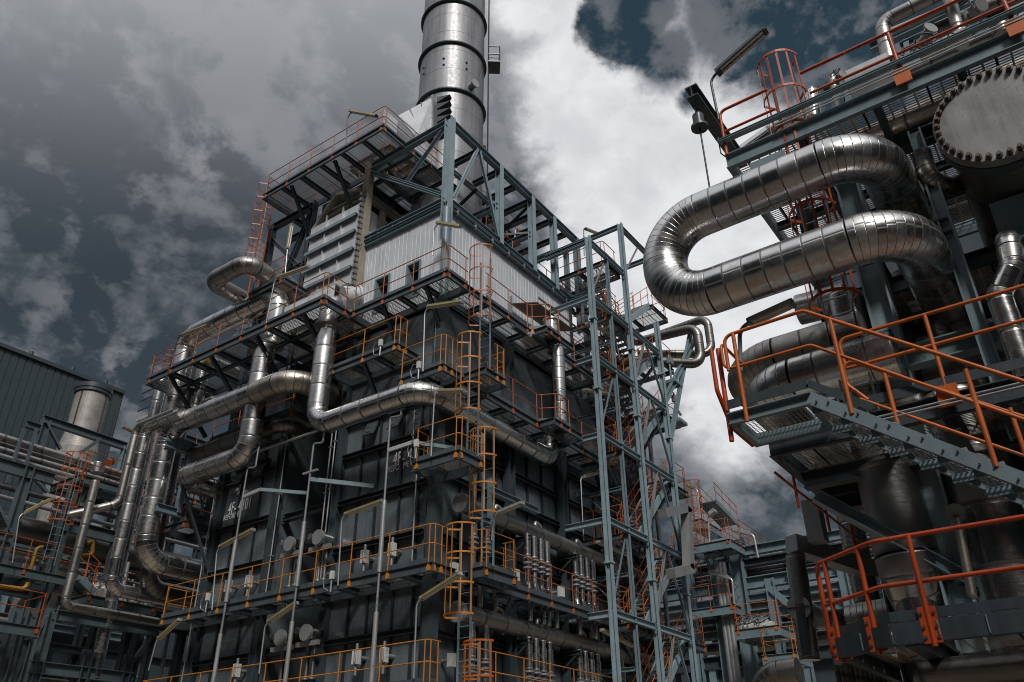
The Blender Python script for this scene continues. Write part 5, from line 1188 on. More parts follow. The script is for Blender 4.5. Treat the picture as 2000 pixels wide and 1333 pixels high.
pipe('down_pipe', 'wide dark silver pipe below the middle platform that elbows away behind the lower deck', [(12.4, U(1760, 1040, X=12.4).y, 6.0), (12.4, U(1760, 1040, X=12.4).y, 4.05), (16.5, U(1760, 1040, X=12.4).y - .6, 3.7)], .42, .72, mat='clad_mid', sheet=.9, n=40, lob=6)
pipe('down_pipe', 'wide dark silver pipe standing on the lower platform at far right', [(12.6, U(1960, 1100, X=12.6).y, 1.0), (12.6, U(1960, 1100, X=12.6).y, 6.9)], .46, mat='clad_mid', sheet=.8, n=40)
pipe('down_pipe', 'third wide dark pipe behind the stair', [(14.0, U(1800, 900, X=14.0).y, 1.0), (14.0, U(1800, 900, X=14.0).y, 9)], .42, mat='clad_dark', sheet=1.2, n=32)
pipe('bellows_pipe', 'ribbed bellows pipe low behind the red posts', [U(1660, 1215, X=14.5), U(1800, 1190, X=14.5)], .26, mat='clad_dull', sheet=.10, n=28)
pipe('drain_pipe', 'dim pipe under the lower platform at the bottom right corner', [U(1800, 1318, X=11.2), U(2020, 1300, X=11.2)], .17, mat='clad_dark', sheet=.8)
pipe('thin_drain', 'thin stained pipe with a flange in front of the dark module column', [U(1868, 1008, X=12.0), U(1900, 1170, X=12.0)], .06, mat='clad_rusty', sheet=1.0, flange=[(U(1866, 1003, X=12.0), (1, 0, 0), .12)])
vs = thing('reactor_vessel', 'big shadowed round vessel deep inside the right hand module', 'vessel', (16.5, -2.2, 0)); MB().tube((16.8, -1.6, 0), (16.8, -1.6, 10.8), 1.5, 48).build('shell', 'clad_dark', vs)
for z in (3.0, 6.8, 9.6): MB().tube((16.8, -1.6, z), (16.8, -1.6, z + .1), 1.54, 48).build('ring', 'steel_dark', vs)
# ---- equipment on the high platform
pipe('deck_pipe', 'grey pipe with a top elbow standing on the high platform behind the rail', [U(1738, 120, X=11.7), U(1722, 45, X=11.7), U(1900, -45, X=11.7)], .125, .2, mat='clad_dull', sheet=.35)
pipe('deck_pipe', 'slim grey pipe behind the rail post of the high platform', [U(1735, 65, X=12.0), U(1860, 12, X=12.0)], .07, mat='galv_dull', sheet=1.0)
dx = thing('valve_box', 'long white insulated valve box on the edge of the high platform', 'box', U(1700, 145, X=11.4)); c0 = U(1697, 148, X=11.45)
MB().obox(c0, (.16, 0, 0), (0, .36, 0), (0, 0, .17)).build('case', 'duct', dx); MB().obox(c0 + Vector((-.165, 0, .05)), (.008, 0, 0), (0, .36, 0), (0, 0, .012)).build('seam', 'galv_dull', dx)
pipe('deck_pipe', 'silver cylinder pipe lying on the right part of the high platform', [U(1795, 112, X=11.4), U(1890, 62, X=11.4)], .10, mat='clad_dull', sheet=.3)
pipe('deck_pipe', 'shiny upright drum between ladder and high platform edge', [U(1590, 235, X=11.5), U(1584, 180, X=11.5)], .13, mat='clad', sheet=.5)
pipe('deck_pipe', 'silver pipe lying behind the jib beam on the high platform', [U(1445, 305, X=13.0), U(1570, 215, X=13.0)], .18, mat='clad', sheet=.8)
handwheel('hand valve with a spoked wheel on the high platform at top right', U(1808, 70, X=11.9), (-.3, .2, -.9), .15, .18)
handwheel('small brassy hand valve at the ladder end of the high platform', U(1640, 152, X=11.2), (-.4, .3, .8), .09, .12)
handwheel('hand valve beside the rail post at the far top right corner', U(1905, 20, X=11.5), (-.5, .2, .6), .14, .2)
cb = thing('cable_run', 'loose pale cables tied along the edge of the high platform', 'cable', U(1800, 90, X=11.0))
random.seed(5)
for k in range(6):
    a = U(1740 + k * 38, 120 - k * 14, X=11.05); q = [a + Vector((0, -.05 * i, .10 * math.sin(i * .9 + k) + random.uniform(-.03, .03))) for i in range(9)]
    MB().sweep(q, .010, 6).build('cable', 'box' if k % 2 else 'black', cb)
# ---- instrument bank hanging left of the lower platforms
ib = thing('tube_bank', 'bank of thin upright tubes under square headers left of the lower platform', 'tube bank', U(1600, 1180, X=14.5))
XI = 14.8
def ip(px, py): return U(px, py, X=XI)
a, b = ip(1562, 1062), ip(1640, 1075); MB().bar(a + Vector((-.1, .12, 0)), b + Vector((2.0, -.1, 0)), .26, .30).build('square_header', 'galv_dull', ib)
a = ip(1590, 1012); MB().box(a - Vector((.16, .14, .45)), a + Vector((.16, .14, .30))).build('square_header', 'galv_dull', ib)
for k in range(12):
    p = ip(1592 + 4 * k, 1085); x = XI + .16 * k; MB().tube((x, p.y + .0, 4.6), (x, p.y, 1.2), .045, 8).build('tube', 'clad_dull' if k % 3 else 'clad_dark', ib)
    for z in (4.4, 3.9, 3.2 + .1 * (k % 3)): MB().tube((x, p.y, z), (x, p.y, z + .09), .085, 8).build('fitting', 'galv_dull', ib)
pipe('upright_drum', 'silver upright pipe left of the bank of thin tubes', [ip(1553, 1085), ip(1582, 1290)], .17, mat='clad', sheet=.8)
pipe('upright_drum', 'silver pipe rising behind the middle platform corner', [(16.6, 3.75, 9), (16.6, 3.75, 4.5)], .24, mat='clad', sheet=.5)
rc = thing('round_cap', 'round capped pipe end with a centre bar left of the red posts', 'pipe end', ip(1563, 1190)); a = ip(1565, 1190)
MB().tube(a - Vector((.12, 0, 0)), a + Vector((1.2, 0, 0)), .19, 24).build('barrel', 'duct', rc); MB().tube(a - Vector((.15, 0, 0)), a - Vector((.10, 0, 0)), .205, 24).build('cap', 'galv', rc); MB().bar(a + Vector((-.16, -.19, 0)), a + Vector((-.16, .19, 0)), .02, .025).build('bar', 'steel_dark', rc)
br = thing('bank_bracket', 'pale angle bracket below the round capped pipe end', 'bracket', ip(1600, 1225)); MB().bar(ip(1560, 1224), ip(1625, 1214), .12, .12).bar(ip(1625, 1214), ip(1640, 1300), .12, .12).build('angle', 'galv_dull', br)

# ---- depth of the module: inner decks, risers and cross pipes that close the view behind the loop
walkway('module_platform', 'inner grating deck at mid height behind the module column', 12.7, 16.4, -4.0, 2.3, 8.95, [], fas=.28, group=G3, mat='steel_dark', cat='platform', beams=1.3)
walkway('module_platform', 'inner grating deck low behind the wide dark pipes', 12.9, 17.0, -4.5, 2.2, 3.3, [], fas=.28, group=G3, mat='steel_dark', cat='platform', beams=1.3)
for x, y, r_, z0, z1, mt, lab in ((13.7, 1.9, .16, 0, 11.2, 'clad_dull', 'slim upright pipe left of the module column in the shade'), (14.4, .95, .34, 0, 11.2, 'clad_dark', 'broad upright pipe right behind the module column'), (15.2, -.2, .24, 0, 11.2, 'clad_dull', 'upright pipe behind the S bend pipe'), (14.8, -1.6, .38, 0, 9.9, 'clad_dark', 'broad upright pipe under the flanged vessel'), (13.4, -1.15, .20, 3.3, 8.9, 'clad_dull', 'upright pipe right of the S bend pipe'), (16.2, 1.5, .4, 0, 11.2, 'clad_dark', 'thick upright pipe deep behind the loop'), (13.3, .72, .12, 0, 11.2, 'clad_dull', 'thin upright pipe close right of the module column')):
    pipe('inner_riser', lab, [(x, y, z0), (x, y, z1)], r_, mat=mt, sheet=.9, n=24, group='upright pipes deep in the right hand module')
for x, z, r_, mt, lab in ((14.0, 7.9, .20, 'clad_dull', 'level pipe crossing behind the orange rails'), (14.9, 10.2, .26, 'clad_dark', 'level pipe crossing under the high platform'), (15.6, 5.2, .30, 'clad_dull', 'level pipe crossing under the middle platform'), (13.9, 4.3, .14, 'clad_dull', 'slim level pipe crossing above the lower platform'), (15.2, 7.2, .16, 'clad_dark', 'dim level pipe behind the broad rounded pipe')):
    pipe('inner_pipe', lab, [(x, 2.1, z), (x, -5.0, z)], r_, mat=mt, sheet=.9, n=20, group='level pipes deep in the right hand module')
mbk = thing('exchanger_bank', 'dark bank of stacked exchangers closing the back of the right hand module', 'exchanger', (19, -3, 0))
MB().box((18.4, -14, 0), (24, 2.55, 14.6)).build('casing', 'steel_dark', mbk)
for k in range(9): y = 2.4 - 1.5 * k; MB().ibeam((18.25, y, 0), (18.25, y, 14.5), .28, .26, .03, (0, 1, 0)).build('column', 'steel', mbk)
for z in (2, 4, 6, 8, 10, 12, 14): MB().ibeam((18.1, 2.5, z), (18.1, -14, z), .3, .24, .03).build('beam', 'steel_dark', mbk)
for k in range(6):
    MB().tube((17.9, -.3 - 1.4 * k, 9.0 - .9 * (k % 3)), (18.4, -.3 - 1.4 * k, 9.0 - .9 * (k % 3)), .5, 28).build('shell_end', 'clad_dark', mbk)
for (pa, pb, X, w, m_) in (((1590, 250), (1660, 330), 12.6, .16, 'steel'), ((1500, 330), (1640, 300), 12.4, .2, 'steel_dark'), ((1470, 300), (1580, 262), 12.2, .14, 'steel'), ((1610, 180), (1690, 140), 11.9, .14, 'steel'), ((1700, 95), (1900, 0), 13.0, .2, 'steel'), ((1645, 210), (1640, 150), 11.6, .12, 'steel')):
    bt = MB().ibeam(U(*pa, X=X), U(*pb, X=X), w, w * .8, .016).build('beam', m_, fm)

for (pa, pb, X, r_, mt, lab) in (((1760, 150), (2010, 40), 12.6, .09, 'clad_dull', 'slim level pipe behind the cables of the high platform'), ((1830, 60), (2010, -20), 12.2, .14, 'clad_dark', 'dark level pipe at the top right corner of the view'), ((1880, 90), (1850, -20), 12.0, .10, 'clad_dull', 'upright pipe beside the wheeled valve at top right'), ((1960, 70), (1930, -20), 12.4, .16, 'clad_dark', 'fatter upright pipe at the top right corner of the view'), ((1640, 215), (1625, 150), 11.7, .07, 'clad_dull', 'short thin upright pipe beside the ladder on the high platform')):
    pipe('deck_pipe', lab, [U(*pa, X=X), U(*pb, X=X)], r_, mat=mt, sheet=.5, n=16)
ub = thing('upper_steelwork', 'pale blue grey beams above the valves of the high platform', 'steel frame', U(1800, 70, X=13))
for (pa, pb, X, w) in (((1760, 95), (2000, -15), 13.0, .2), ((1690, 150), (1760, 120), 12.6, .16), ((1780, 150), (1770, 80), 13.0, .12), ((1900, 95), (1885, 30), 13.0, .14)): MB().ibeam(U(*pa, X=X), U(*pb, X=X), w, w * .8, .016).build('beam', 'steel', ub)
# ================================================================== far left: clad hall, chimney, pipe rack
YH = 62.0
a = U(241, 768, Y=YH); z1 = a.z
hall = thing('clad_hall', 'dark teal ribbed industrial hall behind the pipe rack at far left', 'building', (a.x - 30, YH, 0))
mb = corrugated((a.x - 75, YH, 0), (a.x, YH, 0), 0, z1, (0, -1, 0), .55, .05); mb.build('wall', 'hall', hall)
corrugated((a.x, YH, 0), (a.x, YH + 40, 0), 0, z1, (1, 0, 0), .55, .05).build('wall', 'hall', hall)
MB().box((a.x - 75, YH + .02, z1 - .3), (a.x - .02, YH + 40, z1 - .05)).build('roof', 'steel_dark', hall)
MB().bar((a.x - 75, YH - .1, z1), (a.x + .05, YH - .1, z1), .3, .3).build('roof_edge', 'hall', hall)
for px in (60, 140, 205): p = U(px, 690 + (px - 50) * .404, Y=YH); MB().tube((p.x, YH, z1), (p.x, YH, z1 + .45), .18, 8).build('roof_vent', 'steel_dark', hall)
YC = 40.0
ch = thing('flare_chimney', 'short weathered silver chimney with dark rim before the teal hall', 'chimney', U(165, 870, Y=YC))
t0, t1, t2 = U(178, 762, Y=YC), U(160, 850, Y=YC), U(138, 935, Y=YC)
cx, cy = t1.x, YC
MB().tube((cx, cy, t1.z), (cx, cy, t0.z - .3), .80, 32).tube((cx, cy, t1.z - .9), (cx, cy, t1.z), .95, 32, True, .80).tube((cx, cy, 8), (cx, cy, t1.z - .9), .95, 32).build('barrel', 'chimney', ch)
MB().tube((cx, cy, t0.z - .3), (cx, cy, t0.z - .12), .88, 32).tube((cx, cy, t0.z - .12), (cx, cy, t0.z + .12), .92, 32).build('rim', 'steel_dark', ch)
for k in range(4): q = Vector((math.cos(k * 1.6 + 3.6), math.sin(k * 1.6 + 3.6), 0)) * .82; MB().bar((cx + q.x, cy + q.y, t1.z), (cx + q.x, cy + q.y, t0.z - .3), .05, .05).build('rib', 'bolt', ch)
YR1 = 34.0
G4 = 'walkways of the left pipe rack'
rk = thing('pipe_rack', 'tall blue grey steel pipe rack filling the lower left corner', 'pipe rack', (14, YR1, 0))
def rcol(px, py, Y, z0, z1, w=.34, m='rack'): p = U(px, py, Y=Y); MB().ibeam((p.x, Y, z0), (p.x, Y, z1), w, w, .03, (1, 0, 0)).build('column', m, rk); return p.x
zt_ = U(90, 822, Y=YR1).z
x1 = rcol(46, 950, YR1, 0, U(54, 925, Y=YR1).z + .3); x2 = rcol(132, 1000, YR1, 0, U(150, 940, Y=YR1).z); x3 = rcol(112, 1000, YR1 + 3.2, 0, 14, m='rack'); x4 = rcol(238, 1010, YR1, 0, 13.4, m='steel_dark'); x5 = rcol(292, 1140, YR1 + .5, 0, 12.5, m='steel_dark')
x6 = rcol(80, 855, YR1 + 2.5, 12, U(88, 820, Y=YR1 + 2.5).z, .34, 'rack'); x7 = rcol(240, 900, YR1 + 2.5, 12, U(244, 872, Y=YR1 + 2.5).z, .3, 'steel')
def rb(p, q, h=.34, m='rack', nm='beam'): MB().ibeam(p, q, h, .24, .026).build(nm, m, rk)
def rline(pa, pb, Y, **k): A = U(*pa, Y=Y); B = U(*pb, Y=Y); z = (A.z + B.z) / 2; rb((A.x, Y, z), (B.x, Y, z), **k)
rline((-60, 890), (60, 925), YR1, h=.5); rline((60, 925), (105, 937), YR1, h=.45)
rline((84, 818), (247, 874), YR1 + 2.5, h=.36); rline((45, 848), (84, 818), YR1 + 2.5, h=.3)
rline((125, 1022), (250, 1060), YR1, h=.5); rline((-30, 1040), (20, 1052), YR1, h=.36); rline((105, 1195), (310, 1240), YR1 - 3, h=.36); rline((60, 1298), (260, 1330), YR1 - 3, h=.4)
rline((150, 938), (250, 968), YR1, h=.4)
MB().bar(U(92, 828, Y=YR1 + 2.4), U(118, 878, Y=YR1 + 2.4), .16, .1).build('brace', 'rack', rk); MB().bar(U(158, 884, Y=YR1 + 2.4), U(196, 858, Y=YR1 + 2.4), .22, .14).build('brace', 'rack', rk)
MB().bar(U(60, 928, Y=YR1), U(92, 962, Y=YR1), .18, .1).build('brace', 'rack', rk); MB().bar(U(135, 1010, Y=YR1), U(180, 940, Y=YR1), .2, .12).build('brace', 'rack', rk); MB().bar(U(-6, 985, Y=YR1), U(20, 1040, Y=YR1), .2, .1).build('brace', 'rack', rk)
for px, py in ((100, 1200), (60, 1200), (32, 1200), (170, 1280), (250, 1290)):
    p = U(px, py, Y=YR1 - 3); MB().ibeam((p.x, YR1 - 3, 0), (p.x, YR1 - 3, p.z + .2), .3, .3, .03, (1, 0, 0)).build('column', 'steel_dark' if px > 150 else 'rack', rk)
MB().bar(U(94, 1203, Y=YR1 - 3), U(55, 1255, Y=YR1 - 3), .14, .12).build('brace', 'rack', rk); MB().bar(U(298, 1240, Y=YR1 - 3), U(262, 1290, Y=YR1 - 3), .2, .14).build('brace', 'steel_dark', rk)
# pipes stacked along the rack
rp = [(860, .16, 'clad_dull', 'uppermost'), (872, .10, 'clad_dark', 'second'), (884, .13, 'clad_dull', 'third'), (896, .10, 'galv_dull', 'fourth'), (908, .12, 'clad_dull', 'fifth'), (955, .10, 'clad_dark', 'sixth'), (975, .09, 'galv_dull', 'seventh'), (1030, .55, 'clad_dark', 'fattest'), (1075, .12, 'clad_dull', 'ninth'), (1090, .10, 'clad_dark', 'tenth'), (1112, .09, 'clad_dull', 'eleventh'), (1135, .12, 'clad_dark', 'lowest')]
for k, (py, r_, mt, nm) in enumerate(rp):
    Y = YR1 + 1.2 + (k % 3) * .5; p = U(20, py, Y=Y)
    pipe('rack_pipe', '%s straight pipe on the left pipe rack, counted from the top' % nm, [(p.x - 8, Y, p.z), (p.x + (7.5 if k < 5 else 13), Y, p.z)], r_, mat=mt, sheet=1.6, n=14, group='pipes lying on the left rack')
for px in (30, 56): p = U(px, 890, Y=YR1 + .9); MB().bar((p.x, YR1 + .9, p.z - 1.2), (p.x, YR1 + .9, p.z + 1.2), .16, .1, (1, 0, 0)).build('pipe_rest', 'rack', rk)
def rwalk(lab, pa, pb, Y, d=1.3, rails=True, rm='shaded_rust_orange', fas=.34):
    A = U(*pa, Y=Y); B = U(*pb, Y=Y); z = (A.z + B.z) / 2
    return walkway('rack_walkway', lab, A.x, B.x, Y, Y + d, z, [[(A.x + .05, Y + .05), (B.x - .05, Y + .05), (B.x - .05, Y + d)]] if rails else [], fas=fas, group=G4, rmat=rm, mat='rack', toe=False, rsp=1.6)
rwalk('left rack walkway with amber railings at mid height', (-60, 1105), (140, 1148), YR1 - .6, 1.8, rm='shaded_rust_orange')
rwalk('left rack walkway carrying the cluster of valves', (165, 1175), (305, 1206), YR1 - 1.6, 1.8, rm='shaded_rust_orange')
rwalk('left rack platform at the head of the orange caged ladder', (152, 940), (250, 970), YR1 - .4, 2.4, rm='shaded_rust_orange')
rwalk('low left rack platform at the left edge of the view', (-60, 1222), (78, 1250), YR1 - 4, 1.8, rm='shaded_rust_orange')
stair('short slanting flight between the two left rack walkways', U(140, 1146, Y=YR1 - .9).x, U(140, 1146, Y=YR1 - .9).z + .2, U(166, 1172, Y=YR1 - .9).x, U(166, 1172, Y=YR1 - .9).z + .2, YR1 - 1.5, YR1 - .7, rmat='orange', smat='steel', grp='flights on the racks', steps=4)
p = U(112, 1005, Y=YR1 - .9)
cage_ladder('tall orange caged ladder on the left pipe rack', (p.x + .35, YR1 - .5), U(100, 1100, Y=YR1 - .9).z, U(148, 930, Y=YR1 - .9).z, (-.3, -1), cage0=p.z - .2, mat='shaded_rust_orange', capz=U(140, 882, Y=YR1 - .9).z, rail_mat='steel', hoops=5)
strip_lamp('brass strip lamp before the left pipe rack columns', U(24, 1100, Y=YR1 - .8), U(38, 1008, Y=YR1 - .8), U(102, 975, Y=YR1 - .8))
strip_lamp('grey strip lamp on the rack platform against the pale cloud', U(246, 940, Y=YR1 - .3), U(268, 848, Y=YR1 - .3), U(240, 834, Y=YR1 - .3), pole='steel')
pipe('gas_pipe', 'yellow gas pipe bending upright behind the amber railing on the left rack', [U(60, 1112, Y=YR1 + .9), U(72, 1070, Y=YR1 + .9), U(84, 1069, Y=YR1 + .9)], .07, .2, mat='yellow', sheet=9)
pipe('gas_pipe', 'yellow gas pipe hooked under the beam of the left rack', [U(170, 1062, Y=YR1 + .9), U(182, 1056, Y=YR1 + .9), U(180, 1085, Y=YR1 + .9), U(160, 1086, Y=YR1 + .9)], .09, .16, mat='yellow', sheet=9)
pipe('gas_pipe', 'yellow gas pipe run low at the left edge of the view', [U(-30, 1142, Y=YR1 - 2), U(52, 1152, Y=YR1 - 2), U(54, 1138, Y=YR1 - 2)], .08, .2, mat='yellow', sheet=9)
for k, (px, py, lab) in enumerate(((185, 1150, 'first'), (205, 1155, 'second'), (224, 1152, 'third'), (240, 1172, 'fourth'), (262, 1180, 'fifth'), (278, 1188, 'sixth'))):
    handwheel('%s valve from the left in the cluster on the left rack walkway' % lab, U(px, py, Y=YR1 - .7), (-.3, -.5, .8), .30, .5, 'yellow' if k == 2 else 'box')
for k, (px, y0, y1) in enumerate(((178, 1130, 1172), (196, 1110, 1176), (214, 1118, 1180), (232, 1095, 1184), (252, 1140, 1188), (270, 1150, 1192), (290, 1145, 1196))):
    p = U(px, y1, Y=YR1 + .1); q = U(px + 3, y0, Y=YR1 + .1)
    t = tag(MB().tube((p.x, YR1 + .1, p.z), (p.x, YR1 + .1, q.z), .05 + .03 * (k % 2), 8).build('sample_tube', 'galv'), 'upright sample tube number %s from the left among the rack valves' % ('one', 'two', 'three', 'four', 'five', 'six', 'seven')[k], 'tube', 'sample tubes on the left rack')
handwheel('dark red valve behind the rail of the rack platform', U(215, 903, Y=YR1 + .5), (-.3, -.4, .9), .20, .45, 'shaded_rust_orange')
pipe('rack_riser', 'silver upright pipe on the rack platform behind the railing', [U(193, 905, Y=YR1 + 1), U(189, 925, Y=YR1 + 1)], .28, mat='clad', sheet=.8)
pipe('rack_riser', 'silver upright pipe right of the yellow hook on the left rack', [U(222, 1068, Y=YR1 + 1), U(216, 1095, Y=YR1 + 1)], .18, mat='clad', sheet=.8)
for k, (px0, py0, px1, py1, lab) in enumerate(((205, 990, 300, 1010, 'dim pipe crossing behind the slim silver pipe'), (140, 1090, 330, 1130, 'long thin silver pipe above the rack valves'), (160, 1120, 380, 1165, 'dim pipe low behind the foot of the large U'), (260, 1125, 370, 1150, 'second dim pipe low behind the foot of the large U'))):
    A = U(px0, py0, Y=36); B = U(px1, py1, Y=36); z = (A.z + B.z) / 2
    pipe('rack_pipe', lab, [(A.x, 36, z), (B.x, 36, z)], .12 if k != 1 else .09, mat='clad_dull' if k != 1 else 'galv', sheet=1.4, n=14, group='pipes lying on the left rack')
# steelwork behind the large U, left of the furnace
bf = thing('back_steelwork', 'dark steel frame with orange rails behind the large silver U pipe', 'steel frame', (22, 38, 0))
for px, z1 in ((300, 17), (345, 17.5), (400, 17.5), (430, 17)):
    p = U(px, 1000, Y=37); MB().ibeam((p.x, 37, 0), (p.x, 37, z1), .32, .32, .03, (1, 0, 0)).build('column', 'steel_dark', bf)
for py, nm in ((830, 0), (930, 1), (1040, 2), (1130, 3), (1220, 4)):
    A = U(290, py, Y=37); B = U(440, py + 30, Y=37); MB().ibeam((A.x, 37, A.z), (B.x, 37, A.z), .36, .24, .03).build('beam', 'steel_dark', bf)
for k, (pa, pb, lab) in enumerate((((335, 880), (420, 912), 'shadowed deck with red rails between the silver pipe bends'), ((330, 970), (430, 1000), 'shadowed deck with red rails behind the small landing'), ((300, 1195), (400, 1222), 'shadowed deck with orange rails at the left end of the lower walkway'))):
    A = U(*pa, Y=36.2); B = U(*pb, Y=36.2); walkway('back_deck', lab, A.x, B.x, 36.2, 37.6, (A.z + B.z) / 2, [[(A.x, 36.25), (B.x, 36.25)]], group='decks behind the large silver U pipe', rmat='red', toe=False, cat='deck')
p = U(322, 800, Y=36.5); cage_ladder('dim red caged ladder behind the slim silver pipes', (p.x, 36.5), 9, p.z + 2, (-1, -.4), cage0=11, mat='red', rail_mat='steel_dark')
bs_ = thing('mesh_basket', 'small dark railed basket sticking out at the far left below the cantilevered walkway', 'platform', U(312, 790, Y=33))
c0 = U(322, 795, Y=33.0); MB().box(c0 + Vector((-.9, -.6, -.9)), c0 + Vector((.9, .6, -.8))).build('floor', 'grate', bs_)
for dz in (-.4, .1, .5): MB().bar(c0 + Vector((-.9, -.6, dz)), c0 + Vector((.9, -.6, dz)), .05, .05).bar(c0 + Vector((-.9, .6, dz)), c0 + Vector((-.9, -.6, dz)), .05, .05).build('rail', 'steel_dark', bs_)
for k in range(5): MB().bar(c0 + Vector((-.9 + .45 * k, -.6, -.85)), c0 + Vector((-.9 + .45 * k, -.6, .5)), .05, .05).build('post', 'steel_dark', bs_)

# ================================================================== far right middle: background rack
XB = 42.0
def B_(px, py, X=XB): return U(px, py, X=X)
br_ = thing('pipe_rack', 'distant blue grey pipe rack between the stair tower and the right hand module', 'pipe rack', (XB, 8, 0))
for px, py, w, m_ in ((1437, 1085, .7, 'steel'), (1503, 1130, .45, 'steel'), (1390, 1080, .4, 'steel'), (1545, 1110, .4, 'steel'), (1640, 1090, .45, 'steel'), (1720, 1090, .45, 'steel'), (1345, 1110, .4, 'steel')):
    p = B_(px, py); MB().ibeam((XB, p.y, 0), (XB, p.y, p.z), w, w * .8, .05, (0, 1, 0)).build('column', m_, br_)
for py, h, m_ in ((1078, .5, 'steel'), (1102, .4, 'steel_dark'), (1142, .6, 'steel'), (1172, .4, 'steel'), (1205, .5, 'steel'), (1235, .4, 'steel'), (1290, .6, 'steel_dark')):
    p = B_(1440, py); MB().ibeam((XB + .2, p.y + 5.5, p.z), (XB + .2, p.y - 18, p.z), h, .4, .05).build('beam', m_, br_)
MB().bar(B_(1505, 1150), B_(1545, 1185), .3, .3).build('brace', 'steel', br_); MB().bar(B_(1437, 1215), B_(1425, 1250), .3, .25).build('brace', 'steel', br_)
for k, (py, r_, mt, nm) in enumerate(((1086, .16, 'clad', 'topmost thin'), (1094, .14, 'clad_dull', 'second thin'), (1110, .15, 'clad', 'third thin'), (1118, .14, 'clad_dull', 'fourth thin'), (1127, .14, 'clad_dark', 'fifth thin'), (1178, .42, 'clad_dull', 'thickest grey'), (1222, .2, 'clad_dark', 'lower dim'), (1262, .3, 'clad_dark', 'lowest dim'))):
    p = B_(1445, py, XB + 1.2); pipe('rack_pipe', '%s pipe on the distant rack behind the stair tower' % nm, [(XB + 1.2, p.y + 5, p.z), (XB + 1.2, p.y - 20, p.z)], r_, mat=mt, sheet=2.5, n=14, group='pipes lying on the distant rack')
G5 = 'decks of the distant rack'
def bwalk(lab, pa, pb, X, d=2.2, rm='orange', fas=.45):
    A = U(*pa, X=X); B = U(*pb, X=X); z = (A.z + B.z) / 2
    return walkway('rack_deck', lab, X, X + d, B.y, A.y, z, [[(X + d, A.y - .05), (X + .05, A.y - .05), (X + .05, B.y + .05), (X + d, B.y + .05)]], fas=fas, group=G5, rmat=rm, mat='steel', toe=False, rsp=1.6, cat='deck')
bwalk('distant deck with orange rails just right of the lowest tower landing', (1345, 1212), (1436, 1196), XB - 1, 2.0)
bwalk('distant deck with a row of close orange posts left of the tube bank', (1436, 1250), (1525, 1240), XB - 3, 2.2)
bwalk('distant deck with the long sloping red rail against the sky', (1350, 1082), (1428, 1070), XB - 2, 3.0, 'red')
bwalk('small high distant deck with a red ladder cage at the tower edge', (1345, 1032), (1372, 1028), XB + 2, 3.0, 'red')
bwalk('low distant deck with amber rails beside the round capped pipe', (1490, 1302), (1560, 1294), XB - 4, 2.0, 'amber')
A = U(1410, 1066, Y=6.0)
for (pa, pb, Y, lab) in (((1368, 985), (1415, 1032), 9.6, 'upper slanting red railed stair of the distant deck'), ((1415, 1060), (1485, 1100), 8.0, 'lower slanting red railed stair of the distant deck')):
    A = U(*pa, X=XB); B = U(*pb, X=XB + 4); B = Vector((A.x + 5.0, A.y, 0)); q = U(*pb, Y=A.y); B = Vector((q.x, A.y, q.z))
    stair(lab, A.x, A.z, B.x, B.z, A.y - .9, A.y, rmat='red', smat='steel', grp='flights on the racks', steps=12)
p = U(1362, 1000, X=XB); cage_ladder('thin red ladder cage standing on the high distant deck', (p.x, p.y), p.z - 4, p.z + .5, (-1, 0), cage0=p.z - 2, mat='red', rail_mat='red')
strip_lamp('bent strip lamp at the edge of the stair tower against the grey cloud', U(1366, 1000, X=XB - 8), U(1363, 958, X=XB - 8), U(1338, 947, X=XB - 8))
strip_lamp('short white strip lamp on a pole above the distant sloping rail', U(1386, 1060, X=XB), U(1383, 1010, X=XB), U(1397, 998, X=XB), mat='galv', h=.4, w=.4, r=.06)
strip_lamp('pale strip lamp on a curved pole over the distant rack', U(1481, 1090, X=XB), U(1472, 1046, X=XB), U(1434, 1036, X=XB), mat='galv', h=.3, w=.35, r=.06)
strip_lamp('white strip lamp under the distant deck rail near the tower', U(1434, 1180, X=XB - 1), U(1430, 1132, X=XB - 1), U(1386, 1117, X=XB - 1), mat='galv', h=.3, w=.35, r=.06)
for k, px in enumerate((1399, 1406, 1413)):
    a = U(px, 1100, X=XB - .5); b = U(px + 6, 1330, X=XB - .5); pipe('rack_riser', '%s of three parallel grey risers below the distant deck' % ('left', 'middle', 'right')[k], [(XB - .5, a.y, a.z), (XB - .5, a.y, 0)], .13, mat='galv_dull', sheet=3, n=12, group='three parallel risers on the distant rack')
pipe('rack_pipe', 'fat grey elbow pipe at the bottom of the distant rack', [U(1490, 1340, X=XB - 6), U(1490, 1318, X=XB - 6), U(1560, 1310, X=XB - 6)], .5, .9, mat='clad_dark', sheet=1.0, group='pipes lying on the distant rack')
for k, (px, py, lab) in enumerate(((1462, 1228, 'left'), (1478, 1226, 'middle'), (1500, 1224, 'right'))):
    handwheel('%s pale pump valve behind the close orange posts' % lab, U(px, py, X=XB - 1.5), (-.6, .2, .7), .4, .5, 'box')
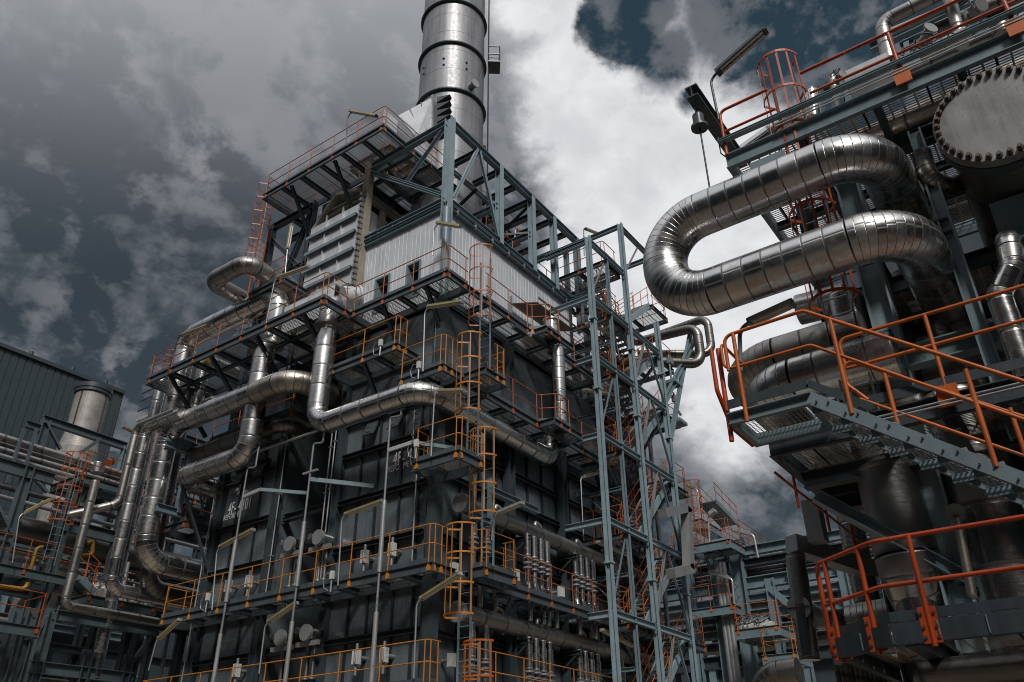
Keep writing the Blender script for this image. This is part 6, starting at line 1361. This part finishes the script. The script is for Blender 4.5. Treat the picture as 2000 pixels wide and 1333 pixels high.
# ---- clutter deep in both racks
random.seed(21)
for k in range(26):
    Y = random.uniform(36.5, 42.5); z = random.choice([3.2, 4.4, 5.6, 6.5, 7.6, 8.6, 9.7, 10.8, 12.2]) + random.uniform(-.3, .3); x = random.uniform(4, 16); r_ = random.choice([.06, .09, .12, .18])
    if k % 3: pipe('rack_pipe', 'dim background pipe lying deep inside the left pipe rack', [(x, Y, z), (x + random.uniform(5, 11), Y, z)], r_, mat=random.choice(['clad_dull', 'clad_dark', 'galv_dull', 'galv']), sheet=1.5, n=10, group='dim pipes deep in the left rack')
    else:
        x2 = random.uniform(12, 24); pipe('rack_pipe', 'dim upright background pipe deep inside the left pipe rack', [(x2, Y, z - 2.5), (x2, Y, z), (x2 + 2.5, Y, z)], r_, mat=random.choice(['clad_dull', 'galv_dull', 'clad']), sheet=1.0, n=10, group='dim upright pipes deep in the left rack')
for k in range(9):
    x = 5 + 2.6 * k; MB().ibeam((x, 39.5, 0), (x, 39.5, 12.5), .3, .3, .03, (1, 0, 0)).build('column', 'rack', rk)
for z in (3.6, 6.0, 8.2, 10.2, 12.3): MB().ibeam((0, 39.3, z), (28, 39.3, z), .34, .24, .03).build('beam', 'rack', rk)
for k in range(22):
    X = XB + random.uniform(-5, 7); z = random.uniform(3, 11.5); y = random.uniform(6, 14); r_ = random.choice([.08, .12, .16, .22])
    if k % 3: pipe('rack_pipe', 'dim background pipe lying deep inside the distant rack', [(X, y, z), (X, y - random.uniform(4, 9), z)], r_, mat=random.choice(['clad_dull', 'clad_dark', 'galv_dull', 'galv']), sheet=1.6, n=10, group='dim pipes deep in the distant rack')
    else: pipe('rack_pipe', 'dim upright background pipe deep inside the distant rack', [(X, y - 4, z - 3), (X, y - 4, z), (X, y - 7, z)], r_, mat=random.choice(['clad_dull', 'galv_dull', 'clad']), sheet=1.2, n=10, group='dim upright pipes deep in the distant rack')
# ---- further plant that closes the view low down behind the furnace and module
dk = thing('massing_block', 'dim mass of far process plant low behind the distant rack', 'building', (60, 10, 0))
random.seed(11)
MB().box((58, -30, 0), (70, 40, 13)).build('block', 'steel_dark', dk)
for k in range(26):
    y = -22 + k * 2.1; z = random.uniform(6, 13); MB().ibeam((57.8, y, 0), (57.8, y, z), .5, .5, .05).build('column', random.choice(['steel', 'steel_dark', 'steel_dark']), dk)
for z in (3, 5.5, 8, 10.5, 12.6): MB().ibeam((57.5, -30, z), (57.5, 40, z), .5, .4, .05).build('beam', 'rack', dk)
dl = thing('massing_block', 'dim dark machine house deep behind the left pipe rack', 'building', (10, 44, 0))
MB().box((-40, 45, 0), (40, 56, 12.5)).build('block', 'steel_dark', dl)
for k in range(18): x = -20 + k * 2.6; MB().ibeam((x, 44.8, 0), (x, 44.8, 11.4), .5, .5, .05).build('column', 'steel', dl)
for z in (4, 6, 8, 10): MB().ibeam((-40, 44.6, z), (27, 44.6, z), .4, .35, .05).build('beam', 'steel', dl)

# ---- unseen blocks added behind and beside the viewer (to shade the lower plant and show in the shiny pipes)
for (x0, x1, y0, y1, h, lab) in ((-30, -14, -40, 75, 32, 'added unseen block behind the viewpoint that shades the lower plant'), (-10, 44, -30, -16, 22, 'added unseen block beyond the right hand module that shades the lower plant')):
    shade_block = thing('massing_block', lab, 'building', ((x0 + x1) / 2, (y0 + y1) / 2, 0))
    MB().box((x0, y0, 0), (x1, y1, h)).build('block', 'steel_dark', shade_block)
    for z in range(3, h, 3):
        MB().box((x1, y0, z), (x1 + .5, y1, z + .3)).build('beam', 'steel', shade_block) if x1 < 0 else MB().box((x0, y1, z), (x1, y1 + .5, z + .3)).build('beam', 'steel', shade_block)
    for k in range(10):
        f = (k + .5) / 10
        MB().box((x1 + .5, y0 + (y1 - y0) * f, 0), (x1 + 1, y0 + (y1 - y0) * f + .5, h)).build('column', 'steel', shade_block) if x1 < 0 else MB().box((x0 + (x1 - x0) * f, y1 + .5, 0), (x0 + (x1 - x0) * f + .5, y1 + 1, h)).build('column', 'steel', shade_block)
